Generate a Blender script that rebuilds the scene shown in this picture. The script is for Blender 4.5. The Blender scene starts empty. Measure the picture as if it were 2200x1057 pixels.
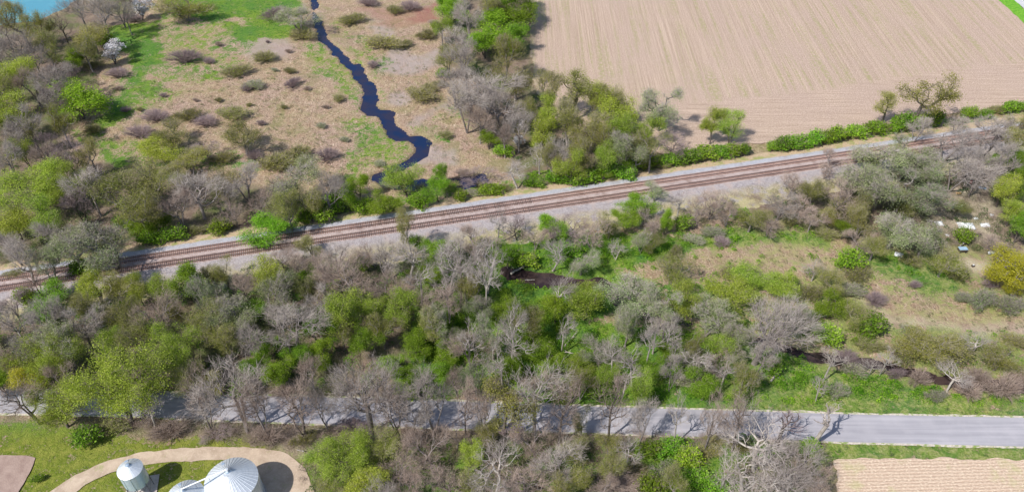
import bpy, math, random
import numpy as np
R = math.radians
scene = bpy.context.scene
col = scene.collection

# ------------------------------------------------------------------ camera
CAMH, TH, F = 155.0, R(42.3), 1711.0
cam_d = bpy.data.cameras.new('camera'); cam = bpy.data.objects.new('camera', cam_d); col.objects.link(cam)
cam_d.sensor_width = 36; cam_d.lens = 28; cam_d.clip_start = 1; cam_d.clip_end = 9000
cam.location = (0, 0, CAMH); cam.rotation_euler = (R(90) - TH, 0, 0)
scene.camera = cam
# ------------------------------------------------------------------ world, sun, exposure
SUN_AZ, SUN_EL = R(39), R(51)          # shadows fall towards +X turned SUN_AZ towards +Y
world = bpy.data.worlds.new('World'); scene.world = world; world.use_nodes = True
wn = world.node_tree; wn.nodes.clear()
sky = wn.nodes.new('ShaderNodeTexSky'); sky.sky_type = 'NISHITA'; sky.sun_disc = False
sky.sun_elevation = SUN_EL; sky.altitude = 200
sunx, suny = -math.cos(SUN_AZ), -math.sin(SUN_AZ)   # horizontal direction towards the sun
sky.sun_rotation = math.atan2(sunx, suny)
bg = wn.nodes.new('ShaderNodeBackground'); bg.inputs[1].default_value = 0.12
wo = wn.nodes.new('ShaderNodeOutputWorld')
wn.links.new(sky.outputs[0], bg.inputs[0]); wn.links.new(bg.outputs[0], wo.inputs[0])
sd = bpy.data.lights.new('sun', 'SUN'); sd.energy = 4.3; sd.angle = R(0.5); sd.color = (1, .965, .91)
so = bpy.data.objects.new('sun', sd); col.objects.link(so); so.location = (-300, -200, 400)
so.rotation_euler = (R(90) - SUN_EL, 0, math.atan2(-suny, -sunx) - R(90))
scene.view_settings.view_transform = 'Standard'; scene.view_settings.look = 'None'
scene.view_settings.exposure = 0.12; scene.view_settings.gamma = 1
scene.cycles.max_bounces = 6; scene.cycles.diffuse_bounces = 3; scene.cycles.transmission_bounces = 3
scene.cycles.glossy_bounces = 2; scene.cycles.transparent_max_bounces = 4

# ------------------------------------------------------------------ geometry helpers
fw = np.array([0, math.cos(TH), -math.sin(TH)]); up = np.array([0, math.sin(TH), math.cos(TH)])
def G(px, py, z=0.0):
    """ground point seen at photo pixel (px, py)"""
    d = fw + np.array([1, 0, 0]) * (px - 1100) / F + up * (528.5 - py) / F
    t = (z - CAMH) / d[2]
    return np.array([d[0] * t, d[1] * t, z])
def to_px(x, y, z=0.0):
    zz = z - CAMH
    dep = y * fw[1] + zz * fw[2]; u = y * up[1] + zz * up[2]
    dep = np.where(dep < 1, 1, dep)
    return 1100 + F * x / dep, 528.5 - F * u / dep
def scale_at(px, py):                                  # photo pixels per metre
    p = G(px, py); return F / (p[1] * fw[1] - CAMH * fw[2])

_rs = np.random.RandomState(7); _lat = _rs.rand(256, 256)
def vnoise(x, y, s):
    x = np.asarray(x) / s + 91.3; y = np.asarray(y) / s + 17.7
    xi = np.floor(x).astype(int); yi = np.floor(y).astype(int); fx = x - xi; fy = y - yi
    fx = fx * fx * (3 - 2 * fx); fy = fy * fy * (3 - 2 * fy)
    a = _lat[xi % 256, yi % 256]; b = _lat[(xi + 1) % 256, yi % 256]
    c = _lat[xi % 256, (yi + 1) % 256]; d = _lat[(xi + 1) % 256, (yi + 1) % 256]
    return (a * (1 - fx) + b * fx) * (1 - fy) + (c * (1 - fx) + d * fx) * fy
def inpoly(x, y, poly):
    r = np.zeros(x.shape, bool); n = len(poly); j = n - 1
    for i in range(n):
        xi, yi = poly[i]; xj, yj = poly[j]
        if yi != yj:
            c = ((yi > y) != (yj > y)) & (x < (xj - xi) * (y - yi) / (yj - yi) + xi); r ^= c
        j = i
    return r
def stroke(x, y, pts):                                  # pts (px, py, halfwidth) -> soft 0..1
    best = np.full(x.shape, -9.0)
    for (x0, y0, w0), (x1, y1, w1) in zip(pts[:-1], pts[1:]):
        dx, dy = x1 - x0, y1 - y0; L = dx * dx + dy * dy
        t = np.clip(((x - x0) * dx + (y - y0) * dy) / L, 0, 1)
        d = np.hypot(x - x0 - t * dx, (y - y0 - t * dy)); w = w0 + (w1 - w0) * t
        best = np.maximum(best, 1 - d / w)
    return best
def Z(x0, y0, pts, s=2.937): return [(x0 + a / s, y0 + b / s) for a, b in pts]

def mesh_np(name, V, faces, mats, midx=None, smooth=False):
    """faces: list of (n,k) int arrays"""
    me = bpy.data.meshes.new(name)
    V = np.ascontiguousarray(V, dtype=np.float32)
    me.vertices.add(len(V)); me.vertices.foreach_set('co', V.ravel())
    faces = [np.asarray(f, dtype=np.int32) for f in faces if len(f)]
    lv = np.concatenate([f.ravel() for f in faces]); tot = np.concatenate([np.full(len(f), f.shape[1]) for f in faces])
    st = np.concatenate([[0], np.cumsum(tot)[:-1]])
    me.loops.add(len(lv)); me.loops.foreach_set('vertex_index', lv.astype(np.int32))
    me.polygons.add(len(tot)); me.polygons.foreach_set('loop_start', st.astype(np.int32))
    me.polygons.foreach_set('loop_total', tot.astype(np.int32))
    for m in mats: me.materials.append(m)
    if midx is not None: me.polygons.foreach_set('material_index', np.asarray(midx, dtype=np.int32))
    if smooth: me.polygons.foreach_set('use_smooth', np.ones(len(tot), bool))
    me.update(calc_edges=True); me.validate()
    return me
def link(name, me, parent=None, loc=None):
    o = bpy.data.objects.new(name, me); col.objects.link(o)
    if parent is not None: o.parent = parent
    if loc is not None: o.location = loc
    return o
def tag(o, label=None, cat=None, group=None, kind=None):
    if label: o['label'] = label
    if cat: o['category'] = cat
    if group: o['group'] = group
    if kind: o['kind'] = kind
    return o
def empty(name, loc, rz=0):
    o = bpy.data.objects.new(name, None); col.objects.link(o); o.location = loc; o.rotation_euler = (0, 0, rz); o.empty_display_size = .5
    return o

class MB:
    """collects boxes, tubes and lathes into ONE mesh"""
    def __init__(s): s.V = []; s.Fc = []
    def _add(s, V, Fc):
        n = len(s.V); s.V += [tuple(v) for v in V]; s.Fc += [tuple(i + n for i in f) for f in Fc]
    def box(s, c, d, rz=0, tilt=0):
        cx, cy, cz = c; a, b, h = [q / 2 for q in d]; V = []
        for sx, sy, sz in [(-1,-1,-1),(1,-1,-1),(1,1,-1),(-1,1,-1),(-1,-1,1),(1,-1,1),(1,1,1),(-1,1,1)]:
            x, y, z = sx*a, sy*b, sz*h
            x, z = x*math.cos(tilt) - z*math.sin(tilt), x*math.sin(tilt) + z*math.cos(tilt)
            V.append((cx + x*math.cos(rz) - y*math.sin(rz), cy + x*math.sin(rz) + y*math.cos(rz), cz + z))
        s._add(V, [(0,3,2,1),(4,5,6,7),(0,1,5,4),(1,2,6,5),(2,3,7,6),(3,0,4,7)])
    def tube(s, p, q, r0, r1=None, n=8):
        r1 = r0 if r1 is None else r1; p = np.array(p, float); q = np.array(q, float); d = q - p; d /= np.linalg.norm(d) + 1e-9
        a = np.cross(d, [0, 0, 1.0] if abs(d[2]) < .9 else [1.0, 0, 0]); a /= np.linalg.norm(a); b = np.cross(d, a)
        V = [p + r0 * (a*math.cos(t) + b*math.sin(t)) for t in np.linspace(0, 2*math.pi, n, endpoint=False)]
        V += [q + r1 * (a*math.cos(t) + b*math.sin(t)) for t in np.linspace(0, 2*math.pi, n, endpoint=False)]
        s._add(V, [(i, (i+1) % n, n + (i+1) % n, n + i) for i in range(n)] + [tuple(range(n))[::-1], tuple(range(n, 2*n))])
    def lathe(s, prof, n=32, c=(0, 0), cap=True, ribs=0):
        V = []; Fc = []
        for r, z in prof:
            for i in range(n):
                t = 2*math.pi*i/n; V.append((c[0] + r*math.cos(t), c[1] + r*math.sin(t), z + (ribs if i % 2 else 0)))
        for k in range(len(prof)-1):
            for i in range(n): Fc.append((k*n+i, k*n+(i+1) % n, (k+1)*n+(i+1) % n, (k+1)*n+i))
        if cap: Fc += [tuple(range(n))[::-1], tuple(range((len(prof)-1)*n, len(prof)*n))]
        s._add(V, Fc)
    def build(s, name, mat, parent=None, smooth=False):
        me = bpy.data.meshes.new(name); me.from_pydata(s.V, [], s.Fc); me.materials.append(mat)
        if smooth:
            for p in me.polygons: p.use_smooth = len(p.vertices) == 4
        me.update(); return link(name, me, parent)

# ------------------------------------------------------------------ materials
def nt_new(name):
    m = bpy.data.materials.new(name); m.use_nodes = True; t = m.node_tree; t.nodes.clear()
    return m, t
class N:
    def __init__(s, t): s.t = t
    def n(s, ty, **kw):
        q = s.t.nodes.new(ty)
        for k, v in kw.items(): setattr(q, k, v)
        return q
    def l(s, a, b): s.t.links.new(a, b)
    def val(s, sock, v):
        if hasattr(v, 'is_linked') or isinstance(v, bpy.types.NodeSocket): s.l(v, sock)
        else: sock.default_value = v
    def noise(s, vec, scale, detail=4, rough=.6, dist=0, dim='3D'):
        q = s.n('ShaderNodeTexNoise'); q.noise_dimensions = dim
        if vec is not None: s.l(vec, q.inputs['Vector'])
        q.inputs['Scale'].default_value = scale; q.inputs['Detail'].default_value = detail
        q.inputs['Roughness'].default_value = rough; q.inputs['Distortion'].default_value = dist
        return q.outputs['Fac']
    def map(s, v, a, b, c=0., d=1., smooth=False):
        q = s.n('ShaderNodeMapRange'); q.inputs[1].default_value = a; q.inputs[2].default_value = b
        q.inputs[3].default_value = c; q.inputs[4].default_value = d; s.val(q.inputs[0], v)
        if smooth: q.interpolation_type = 'SMOOTHSTEP'
        return q.outputs[0]
    def math(s, op, a, b=0.0):
        q = s.n('ShaderNodeMath', operation=op); s.val(q.inputs[0], a); s.val(q.inputs[1], b); return q.outputs[0]
    def mix(s, f, a, b, mode='MIX'):
        q = s.n('ShaderNodeMix', data_type='RGBA', blend_type=mode); s.val(q.inputs[0], f)
        for k, v in ((6, a), (7, b)):
            if isinstance(v, tuple): q.inputs[k].default_value = (*v, 1) if len(v) == 3 else v
            else: s.l(v, q.inputs[k])
        return q.outputs[2]
    def pos(s): return s.n('ShaderNodeNewGeometry').outputs['Position']
    def scalev(s, v, sc, rz=0):
        q = s.n('ShaderNodeMapping'); s.l(v, q.inputs[0]); q.inputs['Scale'].default_value = sc; q.inputs['Rotation'].default_value = (0, 0, rz); return q.outputs[0]
    def bump(s, h, st, dist):
        q = s.n('ShaderNodeBump'); q.inputs['Strength'].default_value = st; q.inputs['Distance'].default_value = dist; s.l(h, q.inputs['Height']); return q.outputs[0]
    def out(s, sh): o = s.n('ShaderNodeOutputMaterial'); s.l(sh, o.inputs[0])
    def bsdf(s, colr, rough=.9, metal=0., nrm=None, spec=.3):
        b = s.n('ShaderNodeBsdfPrincipled')
        if isinstance(colr, tuple): b.inputs['Base Color'].default_value = (*colr, 1)
        else: s.l(colr, b.inputs['Base Color'])
        s.val(b.inputs['Roughness'], rough); b.inputs['Metallic'].default_value = metal
        b.inputs['Specular IOR Level'].default_value = spec
        if nrm is not None: s.l(nrm, b.inputs['Normal'])
        s.out(b.outputs[0]); return b

def leaf_mat(name, c1, c2, c3, transl=.35, var=.22):
    """c1/c2 clump colours, c3 odd leaves"""
    m, t = nt_new(name); k = N(t)
    oi = k.n('ShaderNodeObjectInfo'); tc = k.n('ShaderNodeTexCoord'); geo = k.n('ShaderNodeNewGeometry')
    cl = k.noise(tc.outputs['Object'], .55, 3, .6)
    cfac = k.map(cl, .36, .64)
    c = k.mix(cfac, c1, c2)
    isl = geo.outputs['Random Per Island']
    c = k.mix(k.map(isl, .55, 1.0, 0, .75), c, c3)
    v = k.math('MULTIPLY', k.map(oi.outputs['Random'], 0, 1, 1 - var, 1 + var), k.map(isl, 0, 1, .72, 1.25))
    hs = k.n('ShaderNodeHueSaturation'); k.l(c, hs.inputs['Color']); k.l(v, hs.inputs['Value'])
    k.l(k.map(k.math('FRACT', k.math('MULTIPLY', oi.outputs['Random'], 17.3)), 0, 1, .480, .518), hs.inputs['Hue'])
    hs.inputs['Saturation'].default_value = .97
    d = k.n('ShaderNodeBsdfDiffuse'); tr = k.n('ShaderNodeBsdfTranslucent'); mx = k.n('ShaderNodeMixShader')
    k.l(hs.outputs[0], d.inputs[0]); k.l(hs.outputs[0], tr.inputs[0]); mx.inputs[0].default_value = transl
    k.l(d.outputs[0], mx.inputs[1]); k.l(tr.outputs[0], mx.inputs[2]); k.out(mx.outputs[0]); return m
def bark_mat(name, c1, c2, sc=1.6, var=.2):
    m, t = nt_new(name); k = N(t); tc = k.n('ShaderNodeTexCoord'); oi = k.n('ShaderNodeObjectInfo')
    f = k.noise(tc.outputs['Object'], sc, 5, .7)
    c = k.mix(k.map(f, .35, .65), c1, c2)
    hs = k.n('ShaderNodeHueSaturation'); k.l(c, hs.inputs['Color']); k.l(k.map(oi.outputs['Random'], 0, 1, 1 - var, 1 + var), hs.inputs['Value'])
    k.bsdf(hs.outputs[0], .95, spec=.15); return m

M = {}
M['bark_dark'] = bark_mat('bark_dark', (.085, .068, .06), (.19, .16, .14))
M['bark_grey'] = bark_mat('bark_grey', (.17, .145, .135), (.33, .29, .27))
M['bark_pale'] = bark_mat('bark_pale', (.30, .26, .225), (.56, .51, .46))
M['twig_grey'] = bark_mat('twig_grey', (.31, .262, .235), (.48, .42, .375), .5)
M['twig_brown'] = bark_mat('twig_brown', (.30, .225, .185), (.47, .37, .31), .5)
M['twig_mauve'] = bark_mat('twig_mauve', (.25, .185, .185), (.41, .32, .315), .5)
M['twig_pale'] = bark_mat('twig_pale', (.33, .275, .25), (.50, .44, .40), .5)
M['twig_olive'] = bark_mat('twig_olive', (.25, .22, .13), (.39, .345, .22), .5)
M['leaf_bright'] = leaf_mat('leaf_bright', (.17, .36, .018), (.27, .47, .025), (.40, .56, .05))
M['leaf_green'] = leaf_mat('leaf_green', (.125, .24, .016), (.21, .34, .02), (.31, .44, .045))
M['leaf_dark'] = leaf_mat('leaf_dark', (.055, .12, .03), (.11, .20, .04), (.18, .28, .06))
M['leaf_ygreen'] = leaf_mat('leaf_ygreen', (.24, .35, .03), (.38, .48, .045), (.52, .58, .12))
M['leaf_olive'] = leaf_mat('leaf_olive', (.21, .24, .04), (.32, .335, .065), (.44, .41, .13))
M['leaf_sage'] = leaf_mat('leaf_sage', (.25, .33, .12), (.36, .42, .19), (.47, .48, .29))
M['leaf_gold'] = leaf_mat('leaf_gold', (.42, .46, .02), (.58, .60, .03), (.66, .64, .08))
M['blossom'] = leaf_mat('blossom', (.74, .70, .72), (.86, .83, .85), (.9, .88, .88), .2, .05)
M['undergreen'] = leaf_mat('undergreen', (.10, .28, .012), (.20, .42, .018), (.34, .52, .04))
M['undermixed'] = leaf_mat('undermixed', (.12, .19, .05), (.27, .27, .13), (.38, .36, .20))

# ------------------------------------------------------------------ the ground sheet
def lines(a, b, step, far):
    c = list(np.arange(a, b + 1e-6, step)); s = step
    lo = [a]; hi = [c[-1]]
    while hi[-1] < far: s *= 1.5; hi.append(hi[-1] + s); lo.append(lo[-1] - s)
    return np.array(lo[::-1][:-1] + c + hi[1:])
gx = lines(-262, 262, .85, 3000); gy = lines(66, 400, .85, 3500)
X, Y = np.meshgrid(gx, gy); px, py = to_px(X, Y)
wx = px + (vnoise(X, Y, 5) - .5) * 26 + (vnoise(X, Y, 1.7) - .5) * 10
wy = py + (vnoise(X + 500, Y, 5) - .5) * 20 + (vnoise(X + 500, Y, 1.7) - .5) * 8
# ---- creek
creek_poly = Z(550, 0, [(330,-60),(350,0),(355,60),(350,120),(375,180),(385,250),(450,290),(490,330),(520,370),(600,440),(610,490),(650,530),(675,580),(665,680),(690,715),(760,735),(800,770),(830,860),(880,885),(960,885),(1000,920),(990,980),(960,1000),(1000,1020),(1050,1000),(1110,910),(1105,880),(1050,850),(960,845),(910,800),(880,760),(885,700),(860,690),(790,690),(755,665),(770,600),(760,560),(775,530),(700,490),(680,450),(660,405),(610,405),(560,350),(540,305),(490,280),(450,245),(430,180),(420,140),(385,110),(375,70),(390,0),(380,-60)])
creek_strokes = [[(905,330,14),(880,348,10),(845,362,10),(812,380,14),(845,396,7),(895,391,11),(950,392,7),(1000,388,12),(1032,383,15)],
    [(1085,578,10),(1120,588,15),(1165,597,16),(1220,600,9),(1290,608,15),(1325,635,14),(1350,665,9),(1420,680,5),(1470,690,4),(1560,705,4),(1660,735,6),(1745,765,12),(1800,772,11),(1880,780,11),(1950,792,9),(2010,810,10),(2080,820,11),(2150,826,10),(2300,838,10)]]
jx = px + (vnoise(X, Y, 2.2) - .5) * 10 + (vnoise(X, Y, 5.) - .5) * 8; jy = py + (vnoise(X + 50, Y, 2.2) - .5) * 8 + (vnoise(X + 50, Y, 5.) - .5) * 5
cm = inpoly(jx, jy, creek_poly).astype(float)
for st in creek_strokes: cm = np.maximum(cm, (stroke(jx, jy, [(a, b, c * .95) for a, b, c in st]) > 0).astype(float))
def blur(a, n):
    for _ in range(n):
        b = a.copy(); b[1:-1, 1:-1] = (a[1:-1, 1:-1] * 2 + a[:-2, 1:-1] + a[2:, 1:-1] + a[1:-1, :-2] + a[1:-1, 2:]) / 6; a = b
    return a
cb = np.clip((blur(cm, 2) - .42) / .35, 0, 1)
lake = inpoly(jx, jy, [(-300,-200),(330,-200),(165,-5),(120,25),(60,45),(-20,52),(-300,70)]).astype(float)
lb = blur(lake, 3)
# ---- masks
def gmax(*a):
    r = a[0]
    for q in a[1:]: r = np.maximum(r, q)
    return r
P = lambda pts, v=1.0: inpoly(wx, wy, pts) * v
S = lambda pts, v=1.0: np.clip(stroke(wx, wy, pts) * 2.2, 0, 1) * v
green = gmax(
    P(Z(0, 0, [(660,150),(960,130),(1090,60),(1000,-60),(1900,-60),(1900,70),(1700,90),(1560,130),(1762,120),(1900,140),(1950,200),(1762,260),(1620,190),(1560,130),(1400,100),(1200,60),(1000,130),(930,260),(1050,330),(1000,420),(930,420),(900,560),(830,560),(810,620),(760,690),(560,810),(700,660),(800,570),(830,470),(830,400),(850,380),(700,320)]), .85),
    P(Z(0, 0, [(1080,60),(1320,140),(1450,120),(1320,-60),(1000,-60)]), .9), P([(300,45),(400,40),(520,50),(560,90),(520,140),(420,175),(330,190),(285,200),(250,170),(290,110)], .5), P([(230,180),(300,190),(420,200),(330,230),(240,270),(215,220)], .47), P([(120,270),(330,300),(560,340),(560,370),(300,360),(200,330)], .5),
    S([(232,300,10),(236,335,14),(255,355,16)], .9), S([(300,200,25),(345,195,22)], .75), S([(455,160,18),(480,158,14)], .7),
    S([(210,275,25),(265,235,22)], .8),
    P(Z(550, 0, [(-100,-60),(130,-60),(110,60),(0,90),(-200,120)]), .9), P(Z(550, 0, [(-200,150),(50,140),(150,170),(210,190),(180,250),(0,270),(-120,240)]), .95),
    P(Z(550, 0, [(200,260),(380,260),(470,310),(600,450),(640,540),(670,600),(665,700),(600,650),(520,560),(420,480),(340,400),(300,330)]), .56),
    P(Z(550, 0, [(520,760),(700,720),(800,780),(830,860),(980,900),(990,960),(940,1010),(860,1010),(740,1050),(560,1200),(480,1150),(600,900)]), .56),
    P(Z(550, 0, [(430,0),(500,60),(480,180),(700,320),(760,560),(760,640),(860,680),(760,530),(900,400),(700,240),(560,160)]), .47),
    P(Z(550, 0, [(560,280),(700,330),(700,420),(620,390)]), .62), S([(955,225,12),(985,235,12),(1000,265,14)], .62), S([(870,280,6),(930,270,5),(975,235,5)], .6),
    S([(940,290,16),(960,300,18)], .58), S([(820,450,30),(900,420,20),(1100,400,20),(1130,385,16),(1180,380,18)], .6),
    # lawn by the bins
    P([(-300,892),(90,905),(300,930),(520,945),(640,975),(640,1010),(672,1040),(680,1300),(-300,1300)], .80),
    # verges of the road
    P([(1150,868),(1250,858),(1500,862),(2300,888),(2300,912),(1150,888)], .92), P([(1560,935),(1780,940),(2300,955),(2300,992),(1780,988),(1560,975)], .95),
    P([(640,935),(1560,930),(1780,990),(1800,1200),(640,1200)], .55), P([(1360,945),(1570,950),(1560,1060),(1380,1060)], .85),
    # right-hand greens
    P([(1060,505),(1350,500),(1480,505),(1600,490),(1790,500),(1790,530),(1600,525),(1420,555),(1330,590),(1360,660),(1230,700),(1180,760),(1100,830),(930,860),(850,830),(900,560),(1000,530)], .93),
    P([(1130,700),(1300,690),(1500,720),(1640,740),(1750,790),(1900,805),(2050,840),(2220,850),(2220,880),(1150,875),(1080,840)], .86),
    P([(1820,535),(1900,545),(2060,560),(2070,600),(2040,630),(1960,610),(1870,570)], .95), P([(1360,590),(1500,560),(1800,560),(1900,640),(1900,760),(1500,720),(1360,680)], .55),
    P([(1900,700),(2060,700),(2220,720),(2220,820),(1950,790)], .6), P([(2050,590),(2120,600),(2220,640),(2220,690),(2120,690)], .55),
    P([(1650,300),(1940,262),(2220,225),(2220,250),(1950,290),(1650,325)], .6))
green = np.maximum(green, P([(1300,580),(1500,520),(1800,510),(2220,560),(2220,850),(1700,800),(1350,720)], .46))
dry = gmax(P([(1310,590),(1480,535),(1600,520),(1760,520),(1840,570),(1900,620),(1960,640),(2220,690),(2220,720),(2060,705),(1900,700),(1880,650),(1780,590),(1600,600),(1420,600)], 1.0))
green = green * (1 - dry * .45)
litter = gmax(P([(-300,20),(100,40),(280,-60),(330,-10),(230,130),(120,330),(330,360),(560,400),(800,430),(800,470),(300,545),(-300,620)], .85),
    P([(-300,610),(200,600),(900,510),(1080,520),(1000,600),(950,860),(-300,850)], .85),
    P([(930,-100),(1140,-100),(1145,200),(1350,210),(1500,330),(1450,360),(1140,410),(1080,330),(980,230)], .8),
    P([(-300,885),(700,905),(1560,925),(1780,945),(1800,1200),(660,1200),(655,985),(400,935),(-300,905)], .7) * (1 - P([(1360,945),(1570,950),(1560,1060),(1380,1060)], .9)),
    P([(1600,420),(2220,330),(2220,560),(1900,530),(1780,500),(1600,500)], .85), P([(1140,760),(1240,690),(1240,860),(1140,860)], .5))
sand = gmax(P([(1985,410),(2060,395),(2150,400),(2150,520),(2060,510),(2000,490)], .75), P([(2040,560),(2120,565),(2150,585),(2090,590),(2030,575)], 1.), P([(1990,425),(2030,420),(2035,470),(2010,470)], .8),
    S([(1790,590,7),(1860,650,8),(1930,690,9),(2060,705,9),(2220,712,9)], .8), P([(590,952),(655,965),(668,990),(630,985)], .6))
reed = gmax(P(Z(550, 0, [(840,300),(1010,350),(1160,290),(1180,400),(900,480),(760,440)]), .9), P(Z(550, 0, [(850,590),(1000,570),(960,660),(820,650)]), .8),
    P(Z(550, 0, [(930,800),(1200,620),(1200,700),(960,830)]), .7), P(Z(550, 0, [(1100,920),(1300,940),(1300,1060),(1000,1040)]), .8),
    P(Z(550, 0, [(700,140),(850,150),(900,250),(740,230)]), .7), S([(540,105,30),(600,100,30)], .7))
red = gmax(P(Z(550, 0, [(1000,70),(1130,20),(1130,120),(960,160)]), 1.), P(Z(550, 0, [(600,20),(1000,80),(960,160),(860,190),(700,80)]), .45))
hz = -.06 - .28 * vnoise(X, Y, 1.6) * (1 - np.clip(np.abs(px - 1100) / 5000, 0, 1))
zg = np.minimum(hz, hz - cb * 1.5); zg = np.minimum(zg, hz - lb * 1.5)
far = (np.abs(X) > 400) | (Y > 600) | (Y < 40)
zg = np.where(far, -.5, zg)
nx, ny = len(gx), len(gy); ii = (np.arange(ny - 1)[:, None] * nx + np.arange(nx - 1)[None, :]).ravel()
Fq = np.stack([ii, ii + 1, ii + nx + 1, ii + nx], 1)

m, t = nt_new('meadow'); k = N(t); pos = k.pos()
a1 = k.n('ShaderNodeAttribute', attribute_name='masks'); a2 = k.n('ShaderNodeAttribute', attribute_name='masks_b')
s1 = k.n('ShaderNodeSeparateColor'); k.l(a1.outputs['Color'], s1.inputs[0]); s2 = k.n('ShaderNodeSeparateColor'); k.l(a2.outputs['Color'], s2.inputs[0])
big = k.noise(pos, .06, 4, .6); mid = k.noise(pos, .35, 4, .65, .6); fine = k.noise(pos, 1.9, 4, .7, .4); st1 = k.noise(k.scalev(pos, (1.5, .45, 1), R(20)), 1.1, 5, .8, 1.6)
vor = k.n('ShaderNodeTexVoronoi'); k.l(pos, vor.inputs['Vector']); vor.inputs['Scale'].default_value = .9
c = k.mix(k.map(mid, .35, .65), (.43, .29, .19), (.55, .42, .265))
c = k.mix(k.map(big, .42, .6, 0, .7), c, (.49, .335, .275))
c = k.mix(k.map(st1, .52, .66), c, (.80, .65, .48))
c = k.mix(k.map(fine, .50, .64, 0, .9), c, (.19, .125, .08)); c = k.mix(k.map(k.noise(k.scalev(pos, (1., 2.2, 1), R(-30)), .5, 6, .8, 2.), .55, .64, 0, .5), c, (.33, .21, .14))
c = k.mix(k.map(k.noise(pos, .10, 6, .75, 1.), .50, .62, 0, .6), c, (.27, .27, .10))
c = k.mix(k.math('MULTIPLY', s2.outputs[0], k.map(mid, .3, .6, .5, .95)), c, k.mix(k.map(fine, .4, .65), (.42, .34, .32), (.60, .50, .46)))
c = k.mix(k.math('MULTIPLY', s2.outputs[1], k.map(mid, .3, .6, .45, .95)), c, k.mix(k.map(fine, .4, .65), (.30, .12, .10), (.50, .26, .20)))
lit = k.mix(k.map(mid, .35, .65), (.14, .10, .08), (.30, .22, .17)); lit = k.mix(k.map(fine, .5, .7), lit, (.42, .33, .27)); lit = k.mix(k.map(big, .45, .6, 0, .8), lit, (.10, .17, .03))
c = k.mix(s1.outputs[1], c, lit)
gr = k.mix(k.map(mid, .35, .65), (.085, .20, .022), (.18, .31, .022)); gr = k.mix(k.map(fine, .42, .60, 0, .9), gr, (.27, .36, .07)); gr = k.mix(k.map(k.noise(pos, .8, 5, .75), .48, .36, 0, .9), gr, (.03, .085, .018)); gr = k.mix(k.map(k.noise(pos, .45, 5, .75), .56, .66, 0, .75), gr, (.40, .36, .12)); gr = k.mix(k.map(big, .42, .6, 0, .5), gr, (.05, .20, .045))
a3 = k.n('ShaderNodeSeparateXYZ'); k.l(pos, a3.inputs[0])
gr = k.mix(k.math('MULTIPLY', k.map(a3.outputs[1], 112, 104, 0, .9), k.map(a3.outputs[0], -40, -52)), gr, k.mix(k.map(mid, .38, .62), (.14, .20, .015), (.33, .33, .07)))
gf = k.math('ADD', s1.outputs[0], k.math('MULTIPLY', k.math('SUBTRACT', k.math('ADD', k.math('MULTIPLY', mid, .5), k.math('MULTIPLY', fine, .5)), .5), 3.2))
c = k.mix(k.map(gf, .36, .66), c, gr)
c = k.mix(k.math('MULTIPLY', k.math('MULTIPLY', k.map(a3.outputs[0], 45, 70), k.map(a3.outputs[1], 190, 175)), k.map(mid, .42, .58, 0, .5)), c, k.mix(k.map(fine, .4, .6), (.36, .36, .11), (.62, .52, .28)))
c = k.mix(k.math('MULTIPLY', s1.outputs[2], k.map(fine, .3, .6, .6, 1.)), c, k.mix(k.map(mid, .35, .65), (.55, .44, .33), (.72, .61, .47)))
c = k.mix(k.map(s2.outputs[2], .25, .8), c, (.05, .04, .035))
hh = k.math('ADD', k.math('MULTIPLY', fine, .6), k.math('MULTIPLY', st1, .4))
k.bsdf(c, .95, nrm=k.bump(hh, 1., .9), spec=.1)
M['meadow'] = m
me = mesh_np('meadow_ground', np.stack([X.ravel(), Y.ravel(), zg.ravel()], 1), [Fq], [m], smooth=True)
for nm, chs in (('masks', (green, litter, sand)), ('masks_b', (reed, red, np.maximum(blur(cm, 3) * .8, lb)))):
    at = me.color_attributes.new(nm, 'FLOAT_COLOR', 'POINT')
    A = np.ones((X.size, 4), np.float32)
    for i, ch in enumerate(chs): A[:, i] = np.clip(blur(ch * 1.0, 5 if nm == 'masks' else 3), 0, 1).ravel()
    at.data.foreach_set('color', A.ravel())
tag(link('meadow_ground', me), kind='structure')

# water: lies in the channel, edges are cut by the banks
m, t = nt_new('creek_water'); k = N(t); pos = k.pos()
wcol = k.mix(k.map(k.noise(pos, .12, 3), .4, .6), (.008, .022, .075), (.028, .026, .055))
b = k.bsdf(wcol, .10, nrm=k.bump(k.noise(pos, 1.4, 3), .25, .1), spec=.6); M['creek'] = m
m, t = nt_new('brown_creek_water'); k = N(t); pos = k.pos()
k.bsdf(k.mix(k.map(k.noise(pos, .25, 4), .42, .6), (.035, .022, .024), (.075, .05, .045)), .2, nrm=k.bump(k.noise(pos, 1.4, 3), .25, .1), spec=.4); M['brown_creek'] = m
m, t = nt_new('lake_water'); k = N(t); pos = k.pos()
k.bsdf(k.mix(k.map(k.noise(pos, .05, 3), .4, .6), (.10, .32, .42), (.14, .38, .46)), .25, nrm=k.bump(k.noise(pos, .9, 3), .2, .15), spec=.4); M['lake'] = m
def water(name, mask, mat, z):
    mk = blur(mask, 4) > .02; q = (mk[:-1, :-1] & mk[1:, 1:] & mk[:-1, 1:] & mk[1:, :-1]).ravel()
    f = Fq[q]; u, inv = np.unique(f, return_inverse=True)
    V = np.stack([X.ravel()[u], Y.ravel()[u], np.full(len(u), z)], 1)
    tag(link(name, mesh_np(name, V, [inv.reshape(f.shape)], [mat])), kind='structure')
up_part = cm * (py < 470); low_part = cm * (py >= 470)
water('creek', up_part, M['creek'], -.75)
water('shaded_creek', low_part, M['brown_creek'], -.75)
water('lake', lake, M['lake'], -.70)

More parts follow.
